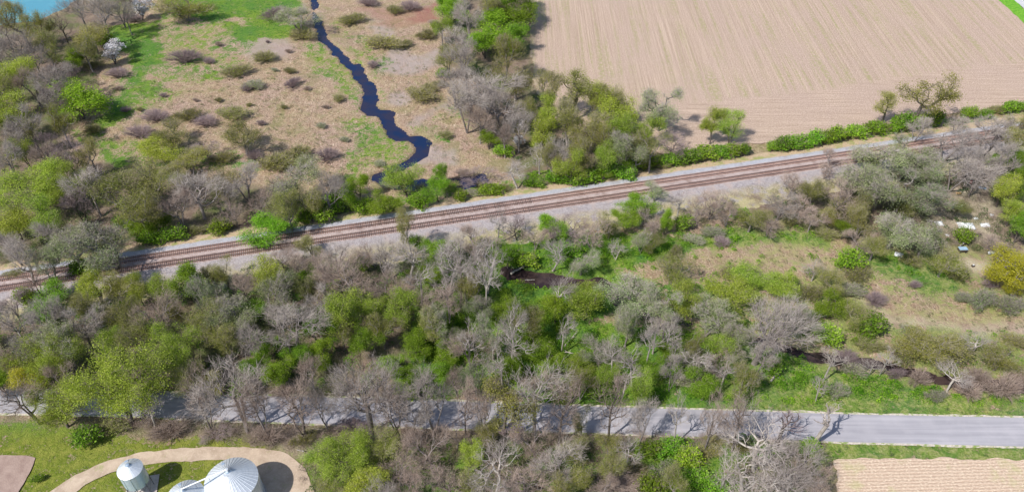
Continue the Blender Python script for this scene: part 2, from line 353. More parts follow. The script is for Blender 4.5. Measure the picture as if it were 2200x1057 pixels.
# ------------------------------------------------------------------ flat sheets
def sheet(name, poly_px, z, mat, jit=.25, step=.7, seed=1):
    rg = random.Random(seed); pts = [G(a, b)[:2] for a, b in poly_px]; out = []
    for p, q in zip(pts, pts[1:] + pts[:1]):
        L = np.linalg.norm(q - p); n = max(1, int(L / step))
        if L > 400: n = 40
        for i in range(n):
            w = p + (q - p) * i / n
            j = jit * (1 if i else .3)
            out.append((w[0] + (vnoise(w[0], w[1], 1.1) - .5) * 2 * j + (vnoise(w[0], w[1], 4.) - .5) * 3 * j, w[1] + (vnoise(w[0] + 99, w[1], 1.1) - .5) * 2 * j + (vnoise(w[0] + 99, w[1], 4.) - .5) * 3 * j, z))
    me = bpy.data.meshes.new(name); me.from_pydata(out, [], [tuple(range(len(out)))]); me.materials.append(mat); me.update()
    return tag(link(name, me), kind='structure')

# railway geometry: straight double track, rails about 1.4 m over the marsh
ZR = 1.3
A = G(0, 598, ZR)[:2]; B = G(1600, 362, ZR)[:2]; rd = (B - A) / np.linalg.norm(B - A); rn = np.array([-rd[1], rd[0]])   # rn points away from camera
T1 = A.copy(); off2 = float(np.dot(G(1000, 469.5, ZR)[:2] - T1, rn)); 
L0, L1 = -110., 640.
ROT_RAIL = math.atan2(rd[1], rd[0])
def RP(s, n, z): return (T1[0] + rd[0] * s + rn[0] * n, T1[1] + rd[1] * s + rn[1] * n, z)

# crop field behind
m, t = nt_new('stubble_field'); k = N(t); pos = k.pos()
rows = k.noise(k.scalev(pos, (1.5, .012, 1), R(1.2)), 1.0, 4, .7); rows2 = k.noise(k.scalev(pos, (.42, .016, 1), R(1.2)), 1.0, 3, .6)
head = k.noise(k.scalev(pos, (.05, 1.1, 1), -ROT_RAIL), 1.0, 4, .7)
vm = k.n('ShaderNodeVectorMath', operation='DOT_PRODUCT'); k.l(pos, vm.inputs[0]); vm.inputs[1].default_value = (rn[0], rn[1], 0)
base_n = float(np.dot(T1, rn)); dn = k.math('SUBTRACT', vm.outputs['Value'], base_n)
hm = k.map(k.math('ADD', dn, k.math('MULTIPLY', k.noise(pos, .08, 3), 9.)), 44, 47)
rr = k.mix(hm, head, rows)
fine = k.noise(pos, 2.6, 4, .75); midf = k.noise(pos, .05, 4, .55)
c = k.mix(k.map(rr, .33, .67), (.355, .255, .19), (.565, .425, .33))
c = k.mix(k.map(midf, .4, .62, 0, .6), c, (.45, .33, .27))
c = k.mix(k.map(fine, .52, .66, 0, .9), c, (.76, .61, .49)); c = k.mix(k.map(fine, .48, .32, 0, .8), c, (.28, .20, .15))
weed = k.math('MULTIPLY', k.map(rows2, .48, .62), k.math('MULTIPLY', k.map(k.noise(pos, .03, 3), .38, .52, .2, 1.), k.map(k.noise(pos, .8, 4, .7), .4, .6)))
c = k.mix(k.math('MULTIPLY', k.math('MULTIPLY', weed, hm), .85), c, (.33, .31, .14))
k.bsdf(c, .95, nrm=k.bump(k.math('ADD', k.math('MULTIPLY', rr, .6), k.math('MULTIPLY', fine, .4)), .7, .35), spec=.1); M['field'] = m
sheet('crop_field', [(1120,-150),(2070,-150),(2145,-2),(2215,65),(2330,170),(2330,205),(2200,222),(2070,240),(1960,258),(1800,285),(1650,305),(1500,322),(1440,335),(1300,300),(1200,260),(1150,190),(1138,100),(1142,40)], .03, M['field'], .5)
m, t = nt_new('pale_road'); k = N(t); pos = k.pos()
k.bsdf(k.mix(k.map(k.noise(pos, .5, 5, .6), .3, .7), (.50, .49, .50), (.62, .61, .61)), .9); M['paleroad'] = m
m, t = nt_new('verge_grass'); k = N(t); pos = k.pos()
k.bsdf(k.mix(k.map(k.noise(pos, 1.0, 5, .7), .35, .65), (.09, .30, .025), (.23, .45, .05)), .95, nrm=k.bump(k.noise(pos, 2.5, 3), .6, .3), spec=.1); M['verge'] = m
sheet('far_verge', [(2066,-150),(2090,-150),(2175,-2),(2215,35),(2370,170),(2330,172),(2212,62),(2140,-4)], .05, M['verge'], .2)
sheet('far_road', [(2096,-150),(2330,-150),(2400,80),(2370,165),(2216,32),(2172,-4)], .05, M['paleroad'], .05)

# near field
m, t = nt_new('near_stubble'); k = N(t); pos = k.pos()
rows = k.n('ShaderNodeTexWave'); rows.bands_direction = 'Y'; k.l(k.scalev(pos, (1, 1, 1), R(-1.6)), rows.inputs[0]); rows.inputs['Scale'].default_value = .40
rows.inputs['Distortion'].default_value = 2.6; rows.inputs['Detail'].default_value = 4; rows.inputs['Detail Scale'].default_value = .8; rows.inputs['Detail Roughness'].default_value = .7
fine = k.noise(k.scalev(pos, (.7, 1.6, 1)), 2.4, 4, .75)
c = k.mix(k.map(rows.outputs[1], .25, .8), (.50, .355, .26), (.62, .465, .345))
c = k.mix(k.map(fine, .5, .66, 0, .9), c, (.84, .72, .54)); c = k.mix(k.map(fine, .45, .3, 0, .7), c, (.32, .21, .16))
c = k.mix(k.math('MULTIPLY', k.map(k.noise(pos, .13, 4), .55, .7), .5), c, (.42, .45, .16))
k.bsdf(c, .95, nrm=k.bump(k.math('ADD', k.math('MULTIPLY', rows.outputs[1], .5), fine), .6, .16), spec=.1); M['nearfield'] = m
sheet('near_field', [(1805,1200),(1800,1010),(1790,988),(1900,983),(2050,984),(2200,987),(2400,992),(2400,1200)], .03, M['nearfield'], .35)
m, t = nt_new('bare_soil'); k = N(t); pos = k.pos(); fine = k.noise(pos, 3, 4, .7)
k.bsdf(k.mix(k.map(k.noise(pos, .5, 4, .6), .35, .65), (.32, .225, .19), (.42, .31, .26)), .95, nrm=k.bump(fine, .6, .15), spec=.1); M['soil'] = m
sheet('tilled_plot', [(-200,1200),(-200,978),(0,977),(60,979),(76,983),(66,1010),(50,1040),(30,1070),(-20,1200)], .03, M['soil'], .12)
m, t = nt_new('farm_drive'); k = N(t); pos = k.pos(); fine = k.noise(pos, 2.4, 4, .7)
c = k.mix(k.map(k.noise(pos, .3, 5, .65, .5), .35, .65), (.41, .31, .23), (.58, .46, .35)); c = k.mix(k.map(fine, .55, .7, 0, .6), c, (.72, .60, .49)); c = k.mix(k.map(k.noise(pos, .5, 4, .7, .6), .58, .72, 0, .6), c, (.34, .36, .15))
k.bsdf(c, .95, nrm=k.bump(fine, .4, .1), spec=.1); M['drive'] = m
sheet('farm_drive', [(30,1160),(100,1060),(160,1020),(230,990),(310,970),(400,961),(500,959),(570,962),(620,976),(655,1005),(675,1050),(700,1200),(500,1200),(520,1100),(545,1050),(552,1012),(540,996),(500,986),(430,988),(360,992),(300,1002),(240,1014),(200,1032),(150,1068),(100,1160)], .02, M['drive'], .16)

# the country road: one sheet, worn centre, crumbling edge
m, t = nt_new('worn_asphalt'); k = N(t); pos = k.pos()
tr = k.noise(k.scalev(pos, (.03, .9, 1), R(2.5)), 1.0, 3, .6); fine = k.noise(pos, 6, 3, .7); bl = k.noise(pos, .25, 4, .6)
c = k.mix(k.map(tr, .38, .62), (.345, .33, .355), (.44, .42, .445)); c = k.mix(k.map(bl, .45, .65, 0, .4), c, (.50, .47, .49)); c = k.mix(k.map(fine, .5, .75, 0, .3), c, (.33, .31, .33))
cr = k.n('ShaderNodeTexVoronoi', feature='DISTANCE_TO_EDGE'); k.l(pos, cr.inputs['Vector']); cr.inputs['Scale'].default_value = .16
wt = k.noise(k.scalev(pos, (.012, .55, 1), R(2.3)), 1.0, 2, .5); c = k.mix(k.map(wt, .48, .62, 0, .45), c, (.33, .315, .34))
k.bsdf(c, .88, nrm=k.bump(fine, .3, .03), spec=.25); M['road'] = m
m, t = nt_new('road_shoulder'); k = N(t); pos = k.pos(); fine = k.noise(pos, 2.2, 4, .7)
c = k.mix(k.map(fine, .4, .62), (.50, .43, .34), (.66, .60, .52)); c = k.mix(k.map(k.noise(pos, .7, 3), .48, .6), c, (.26, .33, .10)); k.bsdf(c, .95, spec=.1); M['shoulder'] = m
top_e = [(-400,826),(0,838),(112,839),(272,842),(550,850),(788,855),(1000,863),(1246,872),(1474,879),(1811,889.5),(2200,897),(2700,905)]
bot_e = [(-400,880),(0,887),(112,889),(272,894),(550,905),(788,914),(1000,921),(1246,929),(1474,937),(1811,949),(2200,959),(2700,971)]
sheet('road_shoulder', [(a, b - 4) for a, b in top_e] + [(a, b + 4) for a, b in bot_e[::-1]], .03, M['shoulder'], .13)
sheet('road', top_e + bot_e[::-1], .06, M['road'], .018)

# ------------------------------------------------------------------ railway embankment
m, t = nt_new('ballast'); k = N(t); pos = k.pos()
vm = k.n('ShaderNodeVectorMath', operation='DOT_PRODUCT'); k.l(pos, vm.inputs[0]); vm.inputs[1].default_value = (rn[0], rn[1], 0)
dn = k.math('ADD', k.math('SUBTRACT', vm.outputs['Value'], base_n), k.math('MULTIPLY', k.math('SUBTRACT', k.noise(pos, .5, 4, .7), .5), 1.6))
fine = k.noise(pos, 3.0, 4, .8); mid = k.noise(pos, .3, 4, .65)
gv = k.mix(k.map(fine, .35, .65), (.265, .235, .235), (.53, .475, .475))
gv = k.mix(k.map(k.noise(pos, .9, 5, .75), .5, .66, 0, .6), gv, (.22, .19, .20)); gv = k.mix(k.map(mid, .5, .65, 0, .6), gv, (.48, .37, .32))
hi = k.mix(k.map(fine, .35, .65), (.33, .33, .365), (.60, .585, .62))
between = k.mix(k.map(fine, .35, .65), (.36, .275, .25), (.58, .48, .45))
between = k.mix(k.map(k.noise(pos, .45, 5, .7), .5, .62, 0, .7), between, (.27, .19, .165)); hi = k.mix(k.map(k.noise(pos, .5, 5, .7), .52, .66, 0, .55), hi, (.33, .29, .28))
c = k.mix(k.map(dn, 1.1, 1.7), between, hi)                 # pale clean shoulder on the far side
c = k.mix(k.map(dn, off2 - 1.4, off2 - 2.0), c, gv)         # stony access way on the near side
dryc = k.mix(k.map(fine, .4, .62), (.46, .33, .21), (.68, .53, .36)); dryc = k.mix(k.map(mid, .50, .62, 0, .8), dryc, (.30, .34, .10))
c = k.mix(k.map(dn, 3.5, 4.2), c, dryc)
c = k.mix(k.math('MULTIPLY', k.map(dn, off2 - 3.5, off2 - 8.), k.map(mid, .36, .5)), c, k.mix(k.map(fine, .4, .62), (.34, .32, .14), (.56, .46, .31)))
k.bsdf(c, .95, nrm=k.bump(fine, .8, .18), spec=.15); M['ballast'] = m
prof = [(8.5, -.25), (6.2, .45), (4.2, .75), (3.2, ZR - .28), (1.9, ZR - .12), (off2 / 2, ZR - .16), (off2 - 1.7, ZR - .14), (off2 - 3.2, ZR - .5), (off2 - 6.0, .55), (off2 - 9.5, .25), (off2 - 13.0, -.25)]
ns = 900; V = []
for i in range(ns):
    s = L0 + (L1 - L0) * i / (ns - 1)
    for j, (n_, z_) in enumerate(prof):
        wob = (vnoise(s, j * 9.1, 3.) - .5) * (.25 if 2 < j < 7 else 1.3); p = RP(s, n_ + (wob if j not in (4, 5) else 0), z_ + (vnoise(s, n_, 1.1) - .5) * .10); V.append(p)
q = len(prof); ii = (np.arange(ns - 1)[:, None] * q + np.arange(q - 1)[None, :]).ravel()
tag(link('railway_embankment', mesh_np('railway_embankment', np.array(V), [np.stack([ii, ii + q, ii + q + 1, ii + 1], 1)], [M['ballast']], smooth=True)), kind='structure')

m, t = nt_new('rusty_rail'); k = N(t); k.bsdf((.15, .095, .08), .5, .3, spec=.5); M['rail'] = m
m, t = nt_new('polished_rail'); k = N(t); k.bsdf((.75, .73, .72), .35, .9, spec=.5); M['railtop'] = m
M['tie'] = bark_mat('sleeper_wood', (.19, .115, .095), (.35, .225, .185), 2.0, .35)
def track(n_, label):
    root = empty('railway_track', RP(0, n_, 0)); root.rotation_euler = (0, 0, ROT_RAIL)
    tag(root, label, 'railway track', 'parallel railway tracks')
    for s_ in (-1, 1):
        b = MB(); y = s_ * .7175
        b.box(((L0 + L1) / 2, y, ZR + .02), (L1 - L0, .14, .025)); b.box(((L0 + L1) / 2, y, ZR + .085), (L1 - L0, .03, .11)); b.box(((L0 + L1) / 2, y, ZR + .158), (L1 - L0, .075, .04))
        r = b.build('rail', M['rail'], root)
        b = MB(); b.box(((L0 + L1) / 2, y, ZR + .182), (L1 - L0, .05, .006)); b.build('running_surface', M['railtop'], r)
    b = MB(); b.box((0, 0, ZR - .075), (.26, 2.62, .17)); tie = b.build('sleeper', M['tie'], root); tm = tie.data
    mid = float(np.dot(G(960, 470, ZR)[:2] - T1, rd)); rg = random.Random(int(abs(n_) * 10)); k_ = 0; rest = MB()
    s = L0 + 1
    while s < L1 - 1:
        if abs(s - mid) < 26.5 and k_ < 100:
            o = tie if k_ == 0 else tie.copy()
            if k_: col.objects.link(o); o.parent = root
            o.location = (s, rg.uniform(-.05, .05), rg.uniform(-.012, .012)); o.rotation_euler = (0, 0, rg.uniform(-.03, .03)); k_ += 1
        else: rest.box((s, rg.uniform(-.05, .05), ZR - .075 + rg.uniform(-.012, .012)), (.26, 2.62, .17), rg.uniform(-.03, .03))
        s += .54
    tag(rest.build('sleepers', M['tie'], root), kind='stuff')
track(0, 'far rusty railway track on wooden sleepers, next to the pale gravel shoulder')
track(off2, 'near rusty railway track on wooden sleepers, beside the wide stony access way')

# ------------------------------------------------------------------ tree prototypes
def tubes(p0, p1, r0, r1, k=3):
    n = len(p0); d = p1 - p0; L = np.linalg.norm(d, axis=1, keepdims=True) + 1e-9; d = d / L
    ref = np.where(np.abs(d[:, 2:3]) < .9, np.array([[0, 0, 1.]]), np.array([[1., 0, 0]]))
    a = np.cross(d, ref); a /= np.linalg.norm(a, axis=1, keepdims=True) + 1e-9; b = np.cross(d, a)
    V = np.zeros((n, 2 * k, 3))
    for i in range(k):
        t = 2 * math.pi * i / k; o = a * math.cos(t) + b * math.sin(t)
        V[:, i] = p0 + o * r0[:, None]; V[:, k + i] = p1 + o * r1[:, None]
    base = np.arange(n)[:, None] * 2 * k
    Fc = np.concatenate([base + np.array([[i, (i + 1) % k, k + (i + 1) % k, k + i]]) for i in range(k)])
    return V.reshape(-1, 3), Fc
def leaves(rs, cen, size, up_bias=.5):
    n = len(cen); nrm = rs.normal(size=(n, 3)); nrm[:, 2] += up_bias * 2; nrm /= np.linalg.norm(nrm, axis=1, keepdims=True)
    t = rs.normal(size=(n, 3)); a = np.cross(nrm, t); a /= np.linalg.norm(a, axis=1, keepdims=True) + 1e-9; b = np.cross(nrm, a)
    s = size * rs.uniform(.6, 1.35, (n, 1)); a = a * s * .5; b = b * s * rs.uniform(.55, .9, (n, 1)) * .5
    V = np.stack([cen - a, cen - b, cen + a, cen + b], 1).reshape(-1, 3)
    return V, np.arange(n * 4).reshape(n, 4)
def skeleton(rs, H, Rr, n_att, crown_lo=.3, trunks=1, lean=0., spread=1.0, flat=1.0, lumps=7, upw=.0, hollow=.55):
    """greedy branching: every attraction point joins the nearest suitable branch"""
    nodes = []; par = []
    def add(p, q): nodes.append(np.array(p, float)); par.append(q); return len(nodes) - 1
    root = add((0, 0, 0), -1)
    for k_ in range(trunks):
        ang = rs.rand() * 6.28; sp = 0 if trunks == 1 else rs.uniform(.12, .3)
        last = root; hh = H * (crown_lo + .22); nseg = 7; w = np.zeros(2)
        for i in range(1, nseg + 1):
            z = hh * i / nseg; w = w + rs.normal(size=2) * .03 * H / 12
            last = add((math.cos(ang) * sp * z + w[0] + lean * z, math.sin(ang) * sp * z + w[1], z), last)
    # lumpy crown volume
    cz = H * (crown_lo + 1) / 2; hz_ = H * (1 - crown_lo) / 2 * flat
    ld = rs.normal(size=(lumps, 3)); ld /= np.linalg.norm(ld, axis=1, keepdims=True); ld[:, 2] = ld[:, 2] * .8 + .15
    lr = rs.uniform(.22, .46, lumps); lc = ld * rs.uniform(.45, .88, (lumps, 1))
    pts = []
    while len(pts) < n_att:
        i = rs.randint(lumps + 1)
        if i == lumps: c = np.zeros(3); r = .5
        else: c = lc[i]; r = lr[i]
        v = rs.normal(size=3); v /= np.linalg.norm(v); v = c + v * r * (hollow + (1 - hollow) * rs.rand()) 
        if np.linalg.norm(v) > 1.25: continue
        if v[2] < -.75 and rs.rand() < .6: continue
        pts.append((v[0] * Rr * spread + lean * cz, v[1] * Rr * spread, cz + v[2] * hz_))
    pts = np.array(pts); o = np.argsort(np.linalg.norm(pts - np.array([lean * H * .4, 0, H * crown_lo]), axis=1)); pts = pts[o]
    NA = np.zeros((60000, 3)); PL = np.zeros(60000); DR = np.zeros((60000, 3)); DR[:, 2] = 1
    for i in range(1, len(nodes)): q_ = nodes[i] - nodes[par[i]]; DR[i] = q_ / (np.linalg.norm(q_) + 1e-9)
    for i, p in enumerate(nodes): NA[i] = p; PL[i] = 0 if par[i] < 0 else PL[par[i]] + np.linalg.norm(p - NA[par[i]])
    tips = []
    for p in pts:
        n = len(nodes); d = NA[:n] - p; dist = np.linalg.norm(d, axis=1)
        cost = dist + .32 * PL[:n] + np.where(d[:, 2] > 0, d[:, 2] * 1.4, 0) + np.where(NA[:n, 2] < H * crown_lo * .75, 50, 0)
        cs_ = -(d * DR[:n]).sum(1) / (dist + 1e-9); cost = cost + .55 * dist * (1 - cs_)
        j = int(np.argmin(cost)); q = NA[j].copy(); L = dist[j]; kk = max(1, int(L / .8)); last = j
        sag = rs.normal(size=3) * L * .07; sag[2] += L * (.10 + upw)* -1
        for i in range(1, kk + 1):
            f = i / kk; w = q + (p - q) * f + sag * math.sin(math.pi * f)
            idx = add(w, last); NA[idx] = w; q_ = w - NA[last]; DR[idx] = q_ / (np.linalg.norm(q_) + 1e-9); PL[idx] = PL[last] + L / kk; last = idx
        tips.append(last)
    cnt = np.zeros(len(nodes)); cnt[tips] = 1
    for i in range(len(nodes) - 1, 0, -1): cnt[par[i]] += cnt[i]
    return np.array(nodes), np.array(par), cnt, np.array(tips)
def tree_proto(seed, H=12., Rr=5., n_att=260, crown_lo=.3, trunks=1, lean=0., leaf=None, leafn=0, leafsize=.3, leafspread=.55, twig='twig_grey', bark='bark_grey', twn=9, twl=.8, rtip=.022, rexp=.46, twr=.011, leaf_frac=1., **kw):
    rs = np.random.RandomState(seed)
    nd, par, cnt, tips = skeleton(rs, H, Rr, n_att, crown_lo, trunks, lean, **kw)
    idx = np.arange(1, len(nd)); rad = rtip * np.maximum(cnt, 1) ** rexp
    rad0 = rad.copy(); rad0[0] *= 1.35
    thick = cnt[idx] >= 3
    def seg(sel, kk):
        i = idx[sel]; return tubes(nd[par[i]], nd[i], np.minimum(rad0[par[i]], rad[i] * 1.4), rad[i], kk)
    V1, F1 = seg(thick, 5); tr_me = mesh_np('trunk', V1, [F1], [M[bark]], smooth=True)
    V2, F2 = seg(~thick, 3); Vs = [V2]; Fs = [F2]; mi = [np.zeros(len(F2), int)]; off = len(V2)
    # twigs
    src = idx[cnt[idx] <= 4]; n = len(src) * twn // 3
    s_ = src[rs.randint(len(src), size=n)]; p0 = nd[s_] + (nd[par[s_]] - nd[s_]) * rs.rand(n, 1)
    dr = nd[s_] - nd[par[s_]]; dr /= np.linalg.norm(dr, axis=1, keepdims=True) + 1e-9
    out = nd[s_] - np.array([lean * H * .5, 0, H * (crown_lo + .1)]); out /= np.linalg.norm(out, axis=1, keepdims=True) + 1e-9
    d = dr * .5 + out * .7 + rs.normal(size=(n, 3)) * .55; d[:, 2] += .25; d /= np.linalg.norm(d, axis=1, keepdims=True)
    L = twl * rs.uniform(.4, 1.25, (n, 1)); p1 = p0 + d * L
    d2 = d + rs.normal(size=(n, 3)) * .6; d2 /= np.linalg.norm(d2, axis=1, keepdims=True); q0 = p0 + d * L * rs.uniform(.25, .8, (n, 1)); q1 = q0 + d2 * L * .7
    d3 = d + rs.normal(size=(n, 3)) * .6; d3 /= np.linalg.norm(d3, axis=1, keepdims=True); u0 = p0 + d * L * rs.uniform(.25, .9, (n, 1)); u1 = u0 + d3 * L * .6
    A0 = np.concatenate([p0, q0, u0]); A1 = np.concatenate([p1, q1, u1]); rr = np.concatenate([np.full(n, twr), np.full(n, twr * .8), np.full(n, twr * .75)])
    # flat tapering slivers
    dd = A1 - A0; sd = np.cross(dd, rs.normal(size=dd.shape)); sd /= np.linalg.norm(sd, axis=1, keepdims=True) + 1e-9
    V3 = np.stack([A0 - sd * rr[:, None] * 1.3, A0 + sd * rr[:, None] * 1.3, A1 + sd * rr[:, None] * .7, A1 - sd * rr[:, None] * .7], 1).reshape(-1, 3); F3 = np.arange(len(V3)).reshape(-1, 4)
    Vs.append(V3); Fs.append(F3 + off); mi.append(np.zeros(len(F3), int)); off += len(V3)
    mats = [M[twig]]
    if leaf:
        tt = tips if leaf_frac >= 1 else tips[rs.rand(len(tips)) < leaf_frac]
        w = rs.gamma(1.6, .6, len(tt)) * (.12 + vnoise(nd[tt][:, 0] + seed * 13, nd[tt][:, 2] * 1.3 + nd[tt][:, 1] * .7, 2.3) ** 1.6); w /= w.sum(); c = nd[tt[rs.choice(len(tt), leafn, p=w)]]
        c = c + rs.normal(size=c.shape) * leafspread * np.array([1, 1, .75])
        V4, F4 = leaves(rs, c, leafsize); Vs.append(V4); Fs.append(F4 + off); mi.append(np.ones(len(F4), int)); off += len(V4); mats.append(M[leaf])
    cr_me = mesh_np('crown', np.concatenate(Vs), Fs, mats, np.concatenate(mi))
    return dict(trunk=tr_me, crown=cr_me, H=H, R=Rr)
def shrub_proto(seed, Rr=2., H=2., leaf=None, leafn=1500, leafsize=.22, twig='twig_brown', stems=60, stemr=.012, twigs=900):
    """many-stemmed shrub: stems fan out from the base, leaves and twigs near their ends"""
    rs = np.random.RandomState(seed)
    lob = rs.uniform(0, 6.28, 5); lr = rs.uniform(.3, .6, 5)
    az = rs.rand(stems) * 6.28; rr = Rr * np.sqrt(rs.rand(stems)) * (.8 + .25 * np.sin(az * 3 + lob[0]) * lr[0])
    top = np.stack([rr * np.cos(az), rr * np.sin(az), H * (np.sqrt(np.clip(1 - (rr / Rr / 1.15) ** 2, .05, 1))) * rs.uniform(.7, 1.1, stems)], 1)
    b0 = top * np.array([.18, .18, 0]) ; midp = b0 * .5 + top * .5 + np.stack([top[:, 0] * -.1, top[:, 1] * -.1, H * .1 * np.ones(stems)], 1)
    P0 = np.concatenate([b0, midp]); P1 = np.concatenate([midp, top]); V1, F1 = tubes(P0, P1, np.full(2 * stems, stemr * 2), np.full(2 * stems, stemr))
    n = twigs; s = rs.randint(stems, size=n); f = rs.uniform(.2, 1, (n, 1)); p0 = midp[s] * (1 - f) + top[s] * f
    d = (top[s] - b0[s]); d /= np.linalg.norm(d, axis=1, keepdims=True) + 1e-9; d = d + rs.normal(size=(n, 3)) * .6; d[:, 2] += .2
    L = rs.uniform(.2, .6, (n, 1)) * Rr * .35; p1 = p0 + d * L; sd = np.cross(d, rs.normal(size=d.shape)); sd /= np.linalg.norm(sd, axis=1, keepdims=True) + 1e-9
    w = stemr * .9; V2 = np.stack([p0 - sd * w, p0 + sd * w, p1 + sd * w * .5, p1 - sd * w * .5], 1).reshape(-1, 3); F2 = np.arange(len(V2)).reshape(-1, 4)
    Vs = [V1, V2]; Fs = [F1, F2 + len(V1)]; mi = [np.zeros(len(F1) + len(F2), int)]; mats = [M[twig]]
    if leaf:
        s = rs.randint(stems, size=leafn); f = rs.uniform(.35, 1.05, (leafn, 1)); c = midp[s] * (1 - f) + top[s] * f + rs.normal(size=(leafn, 3)) * Rr * .13
        c[:, 2] = np.maximum(c[:, 2], .1); V3, F3 = leaves(rs, c, leafsize); Vs.append(V3); Fs.append(F3 + len(V1) + len(V2)); mi.append(np.ones(len(F3), int)); mats.append(M[leaf])
    return dict(crown=mesh_np('shrub', np.concatenate(Vs), Fs, mats, np.concatenate(mi)), H=H, R=Rr)

K = {}   # kind -> (prototypes, look, category, crown centre height fraction, height rule)
def kind(key, protos, look, name='tree', hf=.62, hr=lambda w: w * 1.05 + 4): K[key] = dict(p=protos, look=look, name=name, hf=hf, hr=hr, n=0)
kind('grey', [tree_proto(s, n_att=380, twn=14, twl=1.3, twr=.0095, rtip=.015, Rr=4.4, twig='twig_grey', bark='bark_grey', crown_lo=.34, trunks=tk) for s, tk in ((1, 2), (2, 3), (3, 1), (4, 2), (5, 1), (6, 2))], 'bare grey fine-twigged tree')
kind('brown', [tree_proto(s, n_att=380, twn=17, twl=1.3, twr=.0095, rtip=.016, twig='twig_brown', bark='bark_grey', crown_lo=.2, trunks=tk) for s, tk in ((11, 2), (12, 3), (13, 1), (14, 2), (17, 3))], 'leafless brown twiggy tree', hf=.58)
kind('mauve', [tree_proto(s, n_att=340, twn=17, twl=1.2, twr=.0095, rtip=.016, twig='twig_mauve', bark='bark_dark', crown_lo=.16, trunks=3) for s in (15, 16)], 'dark mauve leafless tree', hf=.55)
kind('pale', [tree_proto(s, n_att=240, twn=10, twl=1.4, twr=.0095, twig='twig_pale', bark='bark_pale', crown_lo=.42, Rr=4.2, rtip=.018, rexp=.47, trunks=tk) for s, tk in ((21, 1), (22, 1), (23, 2), (24, 1), (25, 2))], 'whitish-limbed bare tree', hf=.66, hr=lambda w: w * 1.1 + 5)
kind('thin', [tree_proto(s, n_att=130, twn=12, twl=1.1, twr=.010, twig='twig_pale', bark='bark_pale', crown_lo=.45, rtip=.022, rexp=.46, Rr=3.2, trunks=1, lean=l) for s, l in ((31, .06), (32, -.08))], 'slender pale leafless tree', hf=.7, hr=lambda w: w * 1.1 + 6)
kind('broad', [tree_proto(s, H=14, Rr=7, n_att=760, twn=12, twl=1.5, twr=.011, twig='twig_pale', bark='bark_grey', crown_lo=.26, rtip=.02, rexp=.48, trunks=1) for s in (35, 36)], 'big spreading bare tree', hf=.6, hr=lambda w: w * .7 + 6)
kind('dark', [tree_proto(s, n_att=260, twn=10, twl=1.4, twr=.010, twig='twig_brown', bark='bark_dark', crown_lo=.24, rtip=.018, rexp=.47, trunks=tk) for s, tk in ((41, 1), (42, 2))], 'dark crooked bare tree', hf=.6, hr=lambda w: w * .8 + 5)
kind('olive', [tree_proto(s, n_att=300, twn=16, twl=.9, twr=.013, twig='twig_olive', bark='bark_grey', crown_lo=.2, leaf='leaf_olive', leafn=11000, leafsize=.150, leafspread=.62, trunks=tk) for s, tk in ((51, 1), (52, 2), (53, 3), (54, 2), (55, 1))], 'budding olive-green tree', hf=.58)
kind('yellowgreen', [tree_proto(s, n_att=260, twn=10, twl=.8, twig='twig_olive', bark='bark_dark', crown_lo=.18, leaf='leaf_ygreen', leafn=15000, leafsize=.180, leafspread=.58, trunks=tk) for s, tk in ((61, 1), (62, 2), (63, 1), (64, 2))], 'fresh yellow-green tree', hf=.58)
kind('biggreen', [tree_proto(s, H=17, Rr=9, n_att=620, twn=9, twl=1.1, twig='twig_olive', bark='bark_dark', crown_lo=.16, leaf='leaf_ygreen', leafn=36000, leafsize=.2, leafspread=.75, trunks=tk, lumps=12) for s, tk in ((65, 1), (66, 2))], 'big yellow-green tree', hf=.54)
kind('airy', [tree_proto(s, n_att=150, twn=12, twl=.9, twig='twig_olive', bark='bark_dark', crown_lo=.34, leaf='leaf_olive', leafn=6000, leafsize=.19, leafspread=.6, rtip=.03, trunks=tk, leaf_frac=.7) for s, tk in ((71, 1), (72, 2), (73, 1), (74, 1))], 'airy sparse-budded tree', hf=.66, hr=lambda w: w * 1.1 + 5)
kind('bright', [tree_proto(s, n_att=230, twn=5, twl=.6, twig='twig_olive', bark='bark_dark', crown_lo=.1, leaf='leaf_bright', leafn=15000, leafsize=.200, leafspread=.55, trunks=tk) for s, tk in ((81, 2), (82, 3), (83, 2))], 'vivid green leafy tree', hf=.54, hr=lambda w: w * .9 + 2.5)
kind('green', [tree_proto(s, n_att=230, twn=6, twl=.6, twig='twig_olive', bark='bark_dark', crown_lo=.08, leaf='leaf_green', leafn=15000, leafsize=.200, leafspread=.55, trunks=tk) for s, tk in ((85, 3), (86, 3), (87, 2), (88, 3))], 'mid-green leafy tree', hf=.52, hr=lambda w: w * .85 + 2)
kind('sage', [tree_proto(s, n_att=300, twn=20, twl=.9, twr=.014, twig='twig_grey', bark='bark_grey', crown_lo=.22, leaf='leaf_sage', leafn=10000, leafsize=.155, leafspread=.6, trunks=tk) for s, tk in ((91, 1), (92, 2), (93, 1), (94, 2))], 'pale sage-green tree', hf=.6)
kind('gold', [tree_proto(s, n_att=300, twn=10, twl=.9, twig='twig_olive', bark='bark_grey', crown_lo=.05, leaf='leaf_gold', leafn=20000, leafsize=.170, leafspread=.55, trunks=2) for s in (95,)], 'golden yellow-green willow', hf=.52, hr=lambda w: w * .8 + 2)
kind('blossom', [tree_proto(s, H=6, Rr=3, n_att=120, twn=10, twl=.6, twig='twig_grey', bark='bark_dark', crown_lo=.1, leaf='blossom', leafn=2600, leafsize=.22, leafspread=.3, trunks=3, leaf_frac=.6) for s in (97, 98)], 'white blossoming small tree', hf=.55, hr=lambda w: w * .8 + 1)
sh = lambda w: w * .30 + .5
kind('s_green', [shrub_proto(s, leaf='leaf_bright', leafn=2600, leafsize=.21) for s in (101, 102, 103)], 'vivid green low shrub', 'shrub', .5, lambda w: w * .5 + .8)
